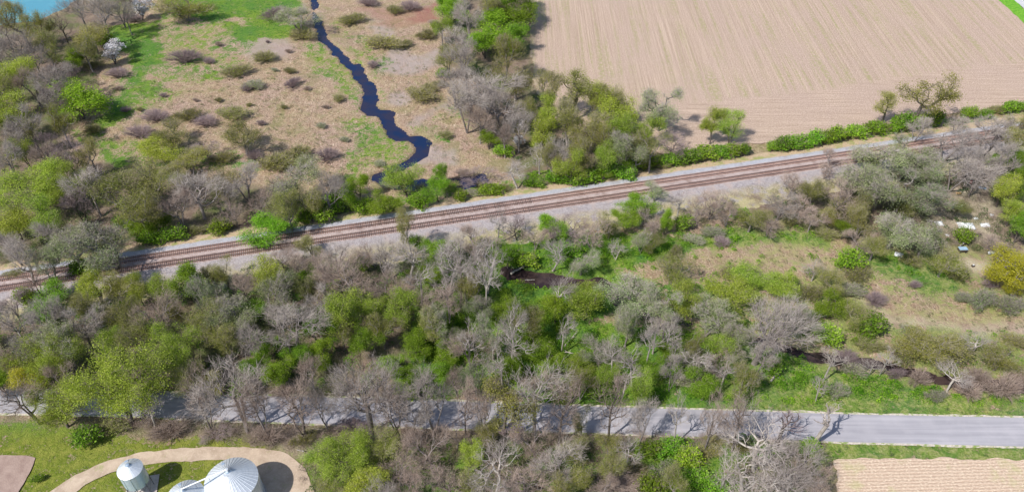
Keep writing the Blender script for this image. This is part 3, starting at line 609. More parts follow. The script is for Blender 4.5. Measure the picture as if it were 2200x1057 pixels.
kind('s_dark', [shrub_proto(s, leaf='leaf_green', leafn=2400, leafsize=.22) for s in (104, 105)], 'dense dark green shrub', 'shrub', .5, lambda w: w * .55 + 1)
kind('s_olive', [shrub_proto(s, leaf='leaf_olive', leafn=1500, leafsize=.13, twig='twig_olive', stems=110, twigs=2200) for s in (106, 107, 108)], 'olive twiggy shrub', 'shrub', .5, sh)
kind('s_sage', [shrub_proto(s, leaf='leaf_sage', leafn=1700, leafsize=.14, twig='twig_grey', stems=110, twigs=2000) for s in (109, 110)], 'pale grey-green shrub', 'shrub', .5, sh)
kind('s_mauve', [shrub_proto(s, twig='twig_mauve', stems=150, twigs=3000, stemr=.010) for s in (111, 112, 115)], 'leafless mauve shrub', 'shrub', .5, sh)
kind('s_brown', [shrub_proto(s, twig='twig_brown', stems=150, twigs=3000, stemr=.010) for s in (113, 114)], 'leafless brown shrub', 'shrub', .5, sh)

# ------------------------------------------------------------------ every tree and shrub (crown centre x, y and width in photo pixels, kind, height)
ZONES = {
 'nw': ('in the lakeside wood at the upper left', 'trees of the lakeside wood'),
 'marsh': ('on the dry marsh left of the creek', 'shrubs and trees on the dry marsh'),
 'marsh2': ('on the marsh between creek and central wood', 'shrubs on the marsh right of the creek'),
 'band': ('on the far side of the railway, left half', 'trees beyond the railway on the left'),
 'cw': ('in the wood left of the big field', 'trees of the central wood'),
 'grove': ('in the grove at the field corner', 'trees of the grove at the field corner'),
 'hedge': ('in the hedge between field and railway', 'hedge between field and railway'),
 'ne': ('at the right end of the railway', 'trees over the right end of the railway'),
 'yard': ('around the cluttered yard at the right', 'trees around the cluttered yard'),
 'wl': ('in the left wood between railway and road', 'trees of the left wood between railway and road'),
 'wm': ('in the middle wood between railway and road', 'trees of the middle wood between railway and road'),
 'wr': ('by the small marsh right of centre', 'trees round the small marsh'),
 'bank': ('along the shaded creek bank at the right', 'growth on the shaded creek bank'),
 'verge': ('on the near verge of the road', 'trees lining the near verge of the road'),
 'sl': ('below the road, right of the bins', 'trees below the road on the left'),
 'sr': ('below the road, beside the near field', 'trees below the road on the right'),
 'lawn': ('on the lawn by the bins', 'lawn shrubs')}
T = {}
T['nw'] = [(40,45,70,'olive'),(128,48,62,'dark',13),(88,52,50,'airy'),(170,18,60,'grey'),(215,28,70,'grey'),(252,10,50,'brown'),(195,72,84,'olive',12),
 (297,14,50,'blossom'),(237,108,54,'blossom'),(40,92,80,'grey'),(68,120,60,'grey'),(100,105,55,'olive'),(152,128,50,'green'),(200,140,40,'s_olive'),(15,150,75,'yellowgreen'),
 (100,165,70,'grey'),(62,172,60,'brown'),(140,165,50,'mauve'),(162,212,136,'bright',12,'large vivid green spreading tree at the marsh edge, casting a dark shadow'),(128,262,60,'olive'),(200,278,40,'s_olive'),
 (25,238,84,'yellowgreen'),(55,262,64,'grey'),(65,290,44,'olive'),(45,318,46,'yellowgreen'),(18,290,60,'grey'),(90,310,50,'mauve'),(105,335,60,'brown'),(150,340,56,'mauve'),(190,332,50,'olive'),(10,335,60,'grey'),
 (5,60,50,'grey'),(-15,110,70,'grey'),(-20,190,80,'olive'),(0,20,40,'grey'),(285,40,40,'s_mauve'),(268,30,40,'grey'),(180,105,50,'olive'),(225,88,40,'s_dark'),(125,205,60,'mauve'),(95,215,50,'grey')]
T['marsh'] = [(470,215,18,'s_olive'),(560,265,22,'s_mauve'),(610,230,16,'s_olive'),(690,270,22,'s_sage'),(350,205,18,'s_mauve'),(300,235,16,'s_olive'),(420,215,14,'s_brown'),(660,190,18,'s_brown'),(470,95,20,'s_brown'),(620,110,16,'s_brown'),(740,300,20,'s_sage'),(255,190,20,'s_brown'),(590,150,14,'s_sage'),(700,230,16,'s_brown'),(535,225,14,'s_olive'),(395,124,66,'s_mauve'),(449,131,26,'s_mauve'),(568,123,50,'s_olive'),(508,154,56,'s_olive'),(545,183,42,'s_sage'),(530,190,30,'s_mauve'),(628,180,40,'s_mauve'),(250,158,46,'s_mauve'),
 (333,250,54,'s_mauve'),(405,248,54,'s_olive'),(270,236,22,'s_mauve'),(500,245,64,'s_olive'),(365,288,84,'olive',8),(520,292,90,'olive',10,'olive tree standing alone on the marsh with a long shadow'),(440,262,50,'s_mauve'),
 (396,14,104,'olive',9,'broad many-stemmed olive tree on the green pasture at the top'),(640,38,90,'sage',9),(650,75,56,'s_olive'),(575,90,10,'s_mauve'),(590,32,60,'s_mauve'),
 (345,322,90,'yellowgreen',7),(405,345,90,'olive',7),(640,330,60,'s_olive'),(700,335,56,'s_mauve'),(480,340,50,'s_olive'),(728,212,30,'s_olive'),(622,152,26,'s_olive'),(298,285,60,'s_mauve'),(590,350,70,'s_olive'),(440,318,56,'mauve',5)]
T['marsh2'] = [(838,398,34,'s_sage'),(968,398,36,'s_olive'),(1000,372,40,'s_brown'),(905,405,30,'s_sage'),(1040,402,34,'s_olive'),(815,352,26,'s_sage'),(755,42,52,'s_olive'),(848,22,40,'s_olive'),(880,14,46,'s_mauve'),(825,92,70,'s_olive'),(868,95,36,'s_olive'),(918,75,44,'s_olive'),(905,205,66,'s_olive'),(922,190,40,'s_olive'),(800,140,30,'s_mauve'),(790,5,44,'s_mauve'),
 (953,157,28,'s_green'),(945,180,30,'s_olive'),(958,290,32,'s_olive'),(935,50,30,'s_brown')]
T['band'] = [(62,405,150,'biggreen',14,'huge lime-green tree at the left edge above the railway'),(132,395,90,'biggreen',12),(22,470,90,'yellowgreen',12),(95,468,70,'yellowgreen'),(188,400,74,'grey'),(165,440,50,'mauve'),(250,420,120,'olive',13),(325,395,110,'olive',13),(300,450,80,'olive'),
 (420,410,112,'grey',14),(375,440,70,'brown'),(480,400,60,'olive'),(522,385,92,'grey',13),(560,430,60,'brown',10),(500,450,60,'brown',9),(622,382,112,'sage',14,'tall pale green tree with dark leaning trunks right above the railway'),(700,405,76,'grey'),(660,425,60,'olive'),
 (225,512,134,'sage',16),(150,530,84,'sage',14),(112,500,64,'grey'),(40,552,76,'grey'),(95,565,60,'sage'),(20,520,60,'grey'),(70,600,50,'dark',9),(175,575,50,'s_dark'),(265,480,40,'s_dark'),(30,590,40,'s_olive'),
 (325,512,52,'s_green'),(370,505,52,'s_green'),(472,490,46,'s_dark'),(415,495,40,'s_olive'),(300,495,60,'green',6),(577,492,106,'bright',8,'lime-green crown leaning over the left part of the tracks'),
 (745,420,56,'bright',8),(768,395,46,'bright',9),(718,442,60,'s_dark'),(690,462,60,'s_dark'),(655,468,44,'s_dark'),(820,432,64,'green',7),(785,445,50,'s_green'),(845,448,34,'s_olive'),(870,378,78,'yellowgreen',11,'round yellow-green tree in front of the creek bend'),
 (940,402,62,'bright',9),(948,368,34,'bright',8),(900,435,50,'s_green'),(990,422,34,'s_dark'),(1018,415,32,'s_sage'),(1056,410,44,'s_green'),(1025,382,60,'mauve',5),(1078,405,40,'s_olive'),(1112,366,64,'pale',9,'lone pale leafless tree between marsh pond and grove'),(610,350,60,'s_olive'),(545,335,40,'s_mauve')]
T['cw'] = [(968,22,60,'bright',11),(948,52,44,'yellowgreen'),(1008,35,60,'grey'),(1070,58,110,'bright',13),(1105,22,90,'green',12),(1040,88,74,'bright',11),(1105,85,60,'green'),(990,90,64,'grey'),(1000,128,64,'grey'),(1085,118,74,'olive'),(1045,10,70,'olive'),
 (1050,180,130,'grey',16,'largest grey leafless tree in the wood left of the field'),(1108,165,80,'olive',13),(1000,205,90,'grey'),(1078,228,100,'grey',14),(1030,255,60,'brown'),(1115,270,60,'grey'),(1122,262,28,'blossom',5),(1112,300,28,'blossom',5),(1050,300,44,'green',6),(1082,325,38,'s_green'),(960,120,50,'olive'),(975,170,60,'grey'),(1130,235,50,'olive'),(1085,285,60,'brown'),(960,-10,60,'bright'),(1090,-20,90,'green')]
T['grove'] = [(1178,195,66,'olive',16),(1232,190,84,'airy',16),(1276,200,70,'yellowgreen',14),(1306,215,66,'olive',15),(1346,218,90,'yellowgreen',15),(1424,222,84,'sage',15),(1172,285,64,'yellowgreen'),(1222,258,74,'olive'),(1210,320,60,'grey'),(1268,278,84,'olive',13),(1330,262,76,'yellowgreen'),
 (1342,300,76,'sage'),(1395,268,54,'yellowgreen'),(1402,318,64,'olive'),(1250,332,64,'olive'),(1300,338,56,'yellowgreen'),(1445,310,64,'mauve',7),(1352,348,56,'green',6),(1395,350,44,'s_dark'),(1185,345,50,'olive'),(1160,335,50,'pale',9),(1215,378,56,'s_green'),(1262,382,60,'s_green'),(1312,368,52,'s_green'),(1150,395,34,'s_green'),
 (1275,345,50,'dark',9),(1300,300,60,'olive'),(1230,352,56,'yellowgreen'),(1370,330,50,'olive'),(1345,375,46,'s_green'),(1420,350,50,'s_olive'),(1180,235,50,'yellowgreen'),(1150,245,50,'olive'),(1440,345,44,'s_green'),(1190,382,40,'s_green'),(1285,372,44,'green',5)]
T['hedge'] = [(1536,256,48,'yellowgreen',14,'left of the twin green trees at the field corner'),(1576,262,54,'yellowgreen',13,'right of the twin green trees at the field corner'),(1470,340,44,'s_dark'),(1492,337,40,'s_dark'),(1515,330,50,'s_green'),(1548,328,44,'s_green'),(1575,325,40,'s_dark'),(1600,322,30,'s_dark')] + \
 [(x_, 314 - (x_ - 1665) * .178 + (i_ % 3), 30 + (i_ * 11) % 24, ('s_green', 's_dark', 's_green', 's_olive')[(i_ * 5) % 4]) for i_, x_ in enumerate(range(1663, 1950, 22))] + \
 [(2010,256,44,'s_dark'),(1985,260,40,'s_dark'),(2084,243,36,'s_green'),(2118,246,28,'s_dark'),(2146,236,40,'s_olive'),(2172,231,38,'s_green'),(2200,230,30,'s_green'),(1912,214,58,'airy',12,'smaller of the two sparse trees standing before the big field'),(1992,192,104,'airy',18,'tall sparse dark tree before the big field, pink soil showing through')]
T['ne'] = [(1880,325,110,'sage',12),(1955,335,100,'sage',12),(1976,272,56,'grey',9),(2045,300,96,'grey',12),(2125,300,90,'grey',12),(2185,305,70,'olive',11),(1780,352,70,'brown',9),(1700,392,64,'brown',8),(2090,340,80,'grey',12),(2010,360,80,'sage',11),(2160,345,60,'grey'),(1838,375,80,'sage',10),(2195,265,60,'olive',8),(2060,262,50,'grey',7),(2150,275,60,'grey',9),(2200,350,60,'green',9)]
T['yard'] = [(1680,435,64,'grey',9),(1752,405,64,'olive',9),(1812,432,100,'dark',12),(1900,390,130,'sage',14),(1965,410,100,'sage',12),(1928,478,110,'sage',13),(1985,520,90,'sage',10),(2060,362,84,'grey',12),(2105,372,80,'grey',12),(2062,440,50,'olive',6),
 (2164,400,60,'yellowgreen',11),(2180,450,50,'yellowgreen',9),(2190,395,60,'green',10),(2172,560,124,'gold',10,'broad golden-yellow willow at the right edge'),(2142,352,34,'green',9),(2030,565,84,'olive',7),(2072,508,44,'s_dark'),(2135,518,60,'brown',5),(1777,503,50,'s_olive'),(1815,492,46,'green',6),(1615,470,66,'olive',7),(1655,478,60,'brown',7),(1850,520,60,'brown',7),(1880,530,60,'olive',7),(1720,450,60,'brown',7),(1745,470,56,'brown',7),(1590,460,34,'s_green'),
 (1960,560,50,'s_olive'),(2195,490,60,'green',9),(1840,440,60,'olive',9),(1795,460,60,'olive',8),(2190,610,60,'gold',7),(2060,590,50,'s_olive'),(1700,475,40,'s_olive'),(1940,440,60,'olive',9)]
T['wl'] = [(20,650,60,'mauve',8),(100,640,88,'green',8),(55,640,50,'s_dark'),(200,612,84,'yellowgreen',10),(250,618,80,'olive',9),(292,620,54,'yellowgreen',9),(396,602,84,'green',12,'dense dark green tree close to the tracks on the left'),(350,618,66,'yellowgreen',9),(480,585,54,'olive',9),(440,600,50,'olive',8),(568,592,94,'yellowgreen',10),(520,605,56,'brown'),(605,552,64,'brown',8),
 (640,565,60,'brown',8),(668,532,54,'olive',8),(100,690,80,'grey'),(30,695,70,'grey'),(500,658,100,'sage',12),(450,640,76,'sage'),(430,690,74,'olive'),(622,705,110,'grey',14),(590,640,84,'sage'),(735,600,112,'brown',12,'wide brown leafless dome-shaped tree left of the tall narrow green one'),(690,590,60,'brown'),(745,665,90,'yellowgreen'),(330,680,90,'brown'),
 (260,675,76,'olive'),(370,660,50,'olive'),(190,655,64,'olive'),(130,735,84,'sage'),(300,722,84,'olive'),(60,740,70,'grey'),(170,700,70,'grey'),(240,735,60,'yellowgreen'),(540,720,76,'grey'),(480,725,64,'olive'),(685,650,64,'grey'),(20,770,60,'brown'),(660,620,56,'olive'),(550,660,56,'green'),(400,740,56,'brown'),(665,800,60,'brown',9),
 (368,750,110,'biggreen',14),(402,815,76,'olive',10),(42,775,84,'yellowgreen',12),(68,800,64,'gold',9),(560,740,60,'green',8),(545,790,60,'green',7),(690,760,60,'green',7),(600,800,70,'green',8),(450,830,60,'olive',7),(320,790,70,'mauve',9),(300,830,50,'brown',7),(720,835,50,'s_olive'),(520,835,56,'s_dark'),(610,840,56,'s_brown'),(660,590,40,'green',6),(780,570,40,'s_dark'),(720,550,60,'grey',8),(120,765,110,'biggreen',13)]
T['wm'] = [(1040,610,60,'pale',16),(985,570,60,'thin',16),(1005,720,56,'thin',14),(1080,770,56,'thin',14),(1110,700,60,'pale',15),(900,590,56,'thin',14),(1210,700,50,'thin',12),(780,545,60,'brown',9),(825,560,70,'grey',10),(878,488,44,'olive',15,'tall narrow yellow-green tree reaching up to the near track'),(872,550,76,'pale',13),(942,548,70,'green',8),(930,590,56,'green',7),(1018,528,80,'brown',10),(960,555,86,'pale',15),(1045,560,86,'pale',15),(958,610,48,'thin',11),(1000,600,66,'pale',12),(1020,620,60,'olive'),(1110,490,58,'mauve',7),(1068,470,44,'thin',11),(840,610,86,'brown',11),
 (800,650,66,'yellowgreen',11),(860,655,76,'yellowgreen',12),(905,640,60,'brown'),(910,700,60,'olive'),(890,740,70,'green',7),(955,755,60,'green',7),(820,700,64,'olive'),(780,720,70,'green',9),(1000,665,50,'green',6),(940,690,60,'sage'),(1010,745,80,'brown',11),(1060,720,64,'sage'),(1100,735,66,'pale',12),(1130,690,64,'olive'),(1100,660,66,'green',7),(1155,745,74,'green',8),(1190,780,64,'green',7),
 (1100,790,64,'green',7),(930,800,64,'green',7),(880,805,60,'green',6),(1030,800,66,'sage'),(980,810,56,'brown'),(1150,820,60,'brown',8),(1200,830,50,'brown',7),(840,780,50,'green',6),(970,730,44,'sage',8),(1050,840,50,'s_sage'),(870,845,50,'s_dark'),(1090,545,66,'green',8),(1130,560,50,'s_green'),(1185,480,56,'bright',9,'vivid green tree on pale limbs in the middle below the tracks'),(1218,492,64,'mauve',8),
 (1190,540,64,'pale',9),(1275,502,74,'brown',9),(1310,485,56,'olive',7),(1250,560,60,'sage',7),(1040,650,60,'sage',9),(985,540,60,'grey',10),(905,520,44,'green',8),(1225,540,50,'s_green'),(1215,850,44,'s_dark'),(1150,510,50,'brown',7)]
T['wr'] = [(1370,438,64,'bright',9,'vivid lime-green tree close below the middle of the tracks'),(1432,470,38,'bright',9),(1402,478,64,'brown',8),(1408,412,46,'sage',6),(1462,428,50,'thin',10),(1530,435,64,'brown',9),(1325,535,44,'pale',5),(1380,515,44,'sage',7),(1345,475,56,'green',6),(1400,520,50,'olive',6),(1258,645,96,'yellowgreen',10),(1368,620,110,'sage',11),(1452,582,84,'olive',8),
 (1425,650,74,'sage'),(1560,632,90,'yellowgreen',8),(1525,680,90,'sage',10),(1432,692,64,'grey',10),(1350,690,70,'sage'),(1625,595,84,'yellowgreen',6),(1680,605,84,'yellowgreen',6),(1470,640,60,'yellowgreen'),(1500,455,56,'brown',7),(1565,460,50,'brown',7),(1470,480,44,'s_dark'),(1530,500,46,'s_sage'),(1550,520,40,'s_mauve'),(1450,545,46,'s_olive'),(1490,515,40,'s_sage'),
 (1650,690,150,'broad',21,'largest pale leafless tree with a wide crown and leaning trunk, right of centre'),(1840,588,70,'s_olive'),(1790,605,64,'olive',6),(1822,625,60,'s_sage'),(1880,645,56,'s_mauve'),(1828,560,64,'s_green'),(1752,580,50,'pale',5),(1740,630,64,'s_olive'),(1790,660,70,'green',6),(1730,690,70,'sage',7),(1840,680,66,'olive',6),(1965,612,30,'s_mauve'),(2110,645,66,'s_sage'),(2165,655,70,'s_sage'),(2070,640,40,'s_sage'),
 (1870,700,70,'s_dark'),(1780,720,60,'s_green'),(1570,585,50,'s_olive'),(2130,610,40,'s_mauve'),(1860,740,50,'s_olive')]
T['bank'] = [(1395,735,44,'thin',14),(1345,800,44,'thin',11),(1500,760,50,'thin',13),(1560,790,46,'thin',11),(1620,790,44,'thin',10),(1320,760,54,'pale',12),(1366,775,60,'thin',11),(1413,700,48,'thin',12),(1438,705,44,'thin',12),(1458,720,44,'thin',11),(1478,745,56,'olive',11),(1490,790,64,'sage',8),(1545,740,64,'yellowgreen',9),(1540,790,60,'brown',7),(1585,760,50,'sage',8),(1470,820,54,'s_sage'),(1280,840,50,'s_dark'),(1290,760,70,'sage',8),(1250,780,60,'yellowgreen',7),(1440,760,50,'green',6),(1400,790,50,'green',6),
 (2000,740,120,'olive',7),(1945,755,80,'s_olive'),(2045,755,100,'s_olive'),(2150,770,84,'olive',6),(2190,735,60,'s_olive'),(2100,738,64,'pale',6),(2053,808,60,'pale',7),(1908,768,40,'thin',8),(1876,785,40,'pale',5),(1790,765,44,'thin',11,'slender leaning pale tree where the creek comes out of the shade'),(1770,820,36,'thin',9),(2160,832,90,'s_brown'),(2080,838,70,'s_brown'),(1975,812,56,'s_brown'),(1835,795,50,'s_sage'),(1925,803,40,'s_mauve'),(2100,810,64,'s_brown'),(2200,815,60,'s_brown'),(1800,840,50,'s_sage'),(2010,850,44,'s_sage'),(1660,790,50,'s_dark'),(1820,770,56,'s_mauve'),(1885,745,40,'s_olive'),(1960,715,50,'s_sage')]
T['verge'] = [(205,765,180,'biggreen',18,'huge fresh green tree above the bins, dark trunks beside the road'),(118,872,110,'biggreen',10),(42,845,110,'dark',13),(300,850,60,'thin',12),(478,785,130,'grey',20),(420,845,80,'dark',14),(622,830,120,'dark',15),(768,780,156,'broad',20,'biggest grey leafless tree on the near verge, crown spread over the wood'),(545,850,90,'brown',11),(690,865,60,'grey',10),(850,862,84,'dark',12),(925,850,90,'grey',14),(995,868,60,'dark',9),(1078,850,104,'airy',15),(1150,835,120,'pale',17),(1035,868,70,'brown',10),(1062,912,38,'s_olive'),(1205,870,90,'dark',13),(1252,903,44,'olive',5),(1318,866,90,'dark',14),(1385,895,60,'grey',8),(1530,905,56,'brown',7),(1602,880,80,'dark',12),(1465,885,50,'thin',9),(880,895,60,'grey',8),
 (240,918,60,'s_olive'),(185,938,60,'s_dark'),(365,925,80,'s_brown'),(760,915,60,'s_mauve'),(575,935,70,'s_brown'),(655,940,50,'s_olive'),(460,925,60,'mauve',6),(320,895,50,'brown',7)]
T['sl'] = [(742,985,120,'biggreen',10),(692,985,70,'yellowgreen',8),(785,1035,84,'yellowgreen',9),(855,1005,94,'brown',9),(825,955,84,'olive',8),(925,975,110,'brown',10),(965,1035,100,'dark',10),(1004,975,54,'yellowgreen',11),(1070,995,112,'pale',12),(1150,955,90,'brown',9),(1130,1035,120,'brown',9),(1200,1005,94,'grey',9),(880,1050,80,'brown',9),(1020,1050,70,'olive',8),(900,930,60,'brown',7),(1050,940,60,'olive',7),(1105,930,50,'mauve',7),(980,935,56,'brown',7),(780,945,60,'mauve',6),(1240,955,60,'olive',7),(1250,1010,74,'olive',8),(820,1080,80,'grey',10),(1180,1085,80,'olive',9),(720,1045,60,'olive',7),(1100,1090,80,'brown',10)]
T['sr'] = [(1350,965,60,'pale',9),(1310,955,56,'olive',7),(1290,1050,60,'brown',8),(1640,950,140,'pale',13),(1705,1000,124,'broad',13),(1615,1005,110,'pale',12),(1755,1030,100,'brown',10),(1670,1045,120,'pale',12),(1560,1020,70,'pale',9),(1400,965,50,'s_dark'),(1440,960,56,'s_green'),(1480,985,60,'s_green'),(1520,970,56,'s_olive'),(1430,1010,64,'s_sage'),(1500,1030,60,'s_green'),(1400,1045,60,'s_dark'),(1540,1045,60,'s_green'),(1370,1010,50,'s_olive'),(1590,960,50,'s_olive'),(1740,960,40,'s_green'),(1540,945,40,'s_olive'),(1620,1080,90,'pale',12)]
T['lawn'] = [(80,1027,26,'s_dark',1.6,'small round dark bush alone on the lawn by the brown plot')]

FILL = {'nw': ([(-30,60),(120,50),(260,60),(225,160),(120,280),(210,340),(120,350),(-30,350)], ['grey','olive','mauve','grey','brown','olive'], 54),
 'band': ([(-20,470),(130,470),(250,370),(330,360),(700,400),(680,450),(330,500),(150,560),(-20,590)], ['grey','olive','brown','grey','green','sage'], 58),
 'cw': ([(950,-10),(1120,-10),(1125,200),(1130,300),(1060,270),(985,200)], ['grey','olive','grey','brown'], 56),
 'grove': ([(1150,240),(1420,270),(1440,340),(1300,360),(1160,370)], ['olive','yellowgreen','olive','airy','grey'], 52),
 'ne': ([(1870,310),(2200,280),(2220,360),(1850,380)], ['sage','grey','olive'], 62),
 'yard': ([(1620,440),(1840,400),(1980,380),(2210,350),(2210,390),(2000,400),(1985,520),(1850,530),(1700,490)], ['olive','brown','sage','grey','olive'], 58),
 'wl': ([(-20,660),(200,610),(600,560),(780,560),(760,700),(740,810),(400,825),(-20,820)], ['brown','yellowgreen','olive','green','olive','green','grey'], 56),
 'wm': ([(780,570),(1060,520),(1240,640),(1220,700),(1230,830),(760,830)], ['brown','green','yellowgreen','olive','brown','pale','bright'], 54),
 'wr': ([(1330,600),(1480,600),(1560,640),(1720,700),(1880,660),(1860,740),(1500,720),(1350,700)], ['sage','yellowgreen','olive','sage'], 58),
 'bank': ([(1240,740),(1640,760),(1660,820),(1450,830),(1250,820)], ['green','yellowgreen','olive','grey','yellowgreen','pale'], 52),
 'sl': ([(680,950),(1280,945),(1280,1070),(680,1070)], ['brown','grey','olive','brown','pale'], 58),
 'sr': ([(1330,960),(1560,950),(1600,1060),(1300,1060)], ['green','olive','sage'], 62)}
frg = random.Random(21)
KEEP = [(1070,550,1190,665), (1240,575,1350,690), (1725,750,2060,830), (1130,690,1240,780), (1985,395,2150,445), (2000,460,2150,590), (1920,535,1945,560), (2030,525,2150,585)]
for zk, (poly, kinds, w0) in FILL.items():
    pa = np.array(poly, float); lo = pa.min(0); hi = pa.max(0); allt = [(q[0], q[1], q[2]) for v in T.values() for q in v]
    for _ in range(500):
        x_ = frg.uniform(lo[0], hi[0]); y_ = frg.uniform(lo[1], hi[1]); w_ = w0 * 1.12 * frg.uniform(.8, 1.35)
        if not inpoly(np.array([x_]), np.array([y_]), poly)[0] or any(a <= x_ <= c and b <= y_ <= d for a, b, c, d in KEEP): continue
        if any(math.hypot((x_ - a) , (y_ - b) * 1.25) < .40 * (w_ + c) * .92 for a, b, c in allt): continue
        T[zk].append((round(x_), round(y_), round(w_), frg.choice(kinds))); allt.append((x_, y_, w_))
for zk in T:
    pass
ORD = ['first', 'second', 'third', 'fourth', 'fifth', 'sixth', 'seventh', 'eighth', 'ninth', 'tenth', 'eleventh', 'twelfth', 'thirteenth', 'fourteenth', 'fifteenth', 'sixteenth', 'seventeenth', 'eighteenth', 'nineteenth', 'twentieth'] + ['twenty-' + q for q in ('first', 'second', 'third', 'fourth', 'fifth', 'sixth', 'seventh', 'eighth', 'ninth')]
rng = random.Random(5)
for zk, items in T.items():
    zt, zg_ = ZONES[zk]
    byk = {}
    for it in items:
        if len(it) < 6: byk.setdefault(it[3], []).append(it)
    for v in byk.values(): v.sort(key=lambda q: q[0])
    for it in items:
        cx, cy, w, kd = it[:4]; kk = K[kd]; H = it[4] if len(it) > 4 else None
        s0 = scale_at(cx, cy + 40); W = w / s0
        if H is None: H = kk['hr'](W)
        if kk['name'] == 'tree': H *= 1.15
        hf_ = kk['hf'] + (.04 if kk['name'] == 'tree' else 0)
        p = G(cx, cy, H * hf_); x, y = p[0], p[1]
        if zk == 'verge' and kk['name'] == 'tree' and cx > -50:
            eb = float(np.interp(cx, [a for a, b in bot_e], [b for a, b in bot_e])) + 5 + rng.uniform(0, 30)
            dd = fw + np.array([1, 0, 0]) * (cx - 1100) / F + up * (528.5 - cy) / F; yb = G(cx, eb)[1]
            z_ = CAMH + dd[2] * yb / dd[1]
            if z_ > 1.5: H = min(23, z_ / hf_); x = dd[0] * yb / dd[1]; y = yb
        s0 = F / (y * fw[1] + (H * hf_ - CAMH) * fw[2]); W = w / s0 * (1.14 if kk['name'] == 'tree' else 1.08)
        pr = kk['p'][(kk['n'] + rng.randrange(len(kk['p']))) % len(kk['p'])]; kk['n'] += 1
        sxy = W / 2 / pr['R'] * 1.06; sz = H / pr['H']
        if len(it) > 5: label = it[5]
        else:
            g = byk[kd]; i = g.index(it)
            if len(g) == 1: label = 'the only ' + kk['look'] + ' ' + zt
            elif i == 0: label = 'leftmost ' + kk['look'] + ' ' + zt
            elif i == len(g) - 1: label = 'rightmost ' + kk['look'] + ' ' + zt
            else: label = ORD[i] + ' ' + kk['look'] + ' from left ' + zt
        ww = label.split()
        if len(ww) > 16: label = ' '.join(w_ for w_ in ww if w_ not in ('the', 'a', 'just'))
        rz = rng.uniform(0, 6.28)
        if kk['name'] == 'tree':
            low = len(it) < 6 and H < 8.7  # low trees, picked by height alone and built with trunk and crown
            if low: label = label.replace('tree', 'bush')
            q_ = rng.uniform(.86, 1.16); root = empty('bush' if low else 'tree', (x, y, -.15), rz); root.scale = (sxy * q_, sxy / q_, sz)
            root.rotation_euler = (rng.gauss(0, .05), rng.gauss(0, .05), rz)
            link('trunk', pr['trunk'], root); link('crown', pr['crown'], root)
            tag(root, label, 'bush' if low else 'tree', zg_)
        else:
            o = link('shrub', pr['crown'], None, (x, y, -.15)); q_ = rng.uniform(1.0, 1.45); o.rotation_euler = (0, 0, rng.gauss(.1, .35)); o.scale = (sxy * q_, sxy / q_, sz)
            tag(o, label, 'shrub', zg_)

# ------------------------------------------------------------------ undergrowth nobody could count
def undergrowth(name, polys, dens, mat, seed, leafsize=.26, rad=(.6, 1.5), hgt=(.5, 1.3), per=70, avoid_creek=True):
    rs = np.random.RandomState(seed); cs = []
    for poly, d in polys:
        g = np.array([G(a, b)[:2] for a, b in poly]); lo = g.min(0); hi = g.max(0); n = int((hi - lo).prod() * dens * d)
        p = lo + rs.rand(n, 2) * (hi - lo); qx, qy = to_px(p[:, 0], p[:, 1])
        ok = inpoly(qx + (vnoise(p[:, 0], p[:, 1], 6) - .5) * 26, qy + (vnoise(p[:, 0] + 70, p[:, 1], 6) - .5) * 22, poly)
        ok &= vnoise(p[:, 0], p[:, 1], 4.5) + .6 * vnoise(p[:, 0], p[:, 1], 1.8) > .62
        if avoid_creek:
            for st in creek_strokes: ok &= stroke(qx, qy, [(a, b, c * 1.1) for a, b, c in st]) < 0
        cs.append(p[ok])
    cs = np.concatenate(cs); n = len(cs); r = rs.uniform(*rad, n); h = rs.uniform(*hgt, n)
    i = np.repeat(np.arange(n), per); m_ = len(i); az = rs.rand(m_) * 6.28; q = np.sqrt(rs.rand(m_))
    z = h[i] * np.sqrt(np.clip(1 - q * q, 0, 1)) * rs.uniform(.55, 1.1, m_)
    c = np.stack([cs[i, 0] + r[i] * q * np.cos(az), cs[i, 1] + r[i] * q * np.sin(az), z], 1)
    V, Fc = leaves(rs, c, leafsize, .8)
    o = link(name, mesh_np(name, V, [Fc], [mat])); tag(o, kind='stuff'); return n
undergrowth('undergrowth', [
    ([(1060,505),(1350,490),(1480,490),(1600,480),(1790,495),(1790,515),(1600,520),(1420,550),(1330,590),(1290,590),(1100,580)], .8),
    ([(1090,600),(1240,620),(1330,660),(1230,720),(1180,790),(1100,840),(930,850),(860,820),(950,640)], .9),
    ([(1230,845),(1180,800),(1300,690),(1500,720),(1640,750),(1740,790),(1900,805),(2050,840),(2200,850),(2200,862),(1960,868),(1500,858)], .9),
    ([(1820,535),(1900,545),(2060,560),(2070,600),(2040,620),(1960,600),(1870,565)], .8),
    ([(1380,945),(1570,950),(1560,1100),(1380,1100)], .55), ([(1900,700),(2060,700),(2200,720),(2200,800),(1950,785)], .3), ([(1330,560),(1480,530),(1620,520),(1760,530),(1880,600),(1860,660),(1600,620),(1400,610)], .22), ([(330,60),(300,150),(260,200),(290,120)], .15),
    ([(640,470),(860,440),(870,425),(640,440)], .5), ([(1130,400),(1400,365),(1440,335),(1140,370)], .7), ([(1450,345),(1640,322),(1630,310),(1450,330)], .6)], .22, M['undergreen'], 3)
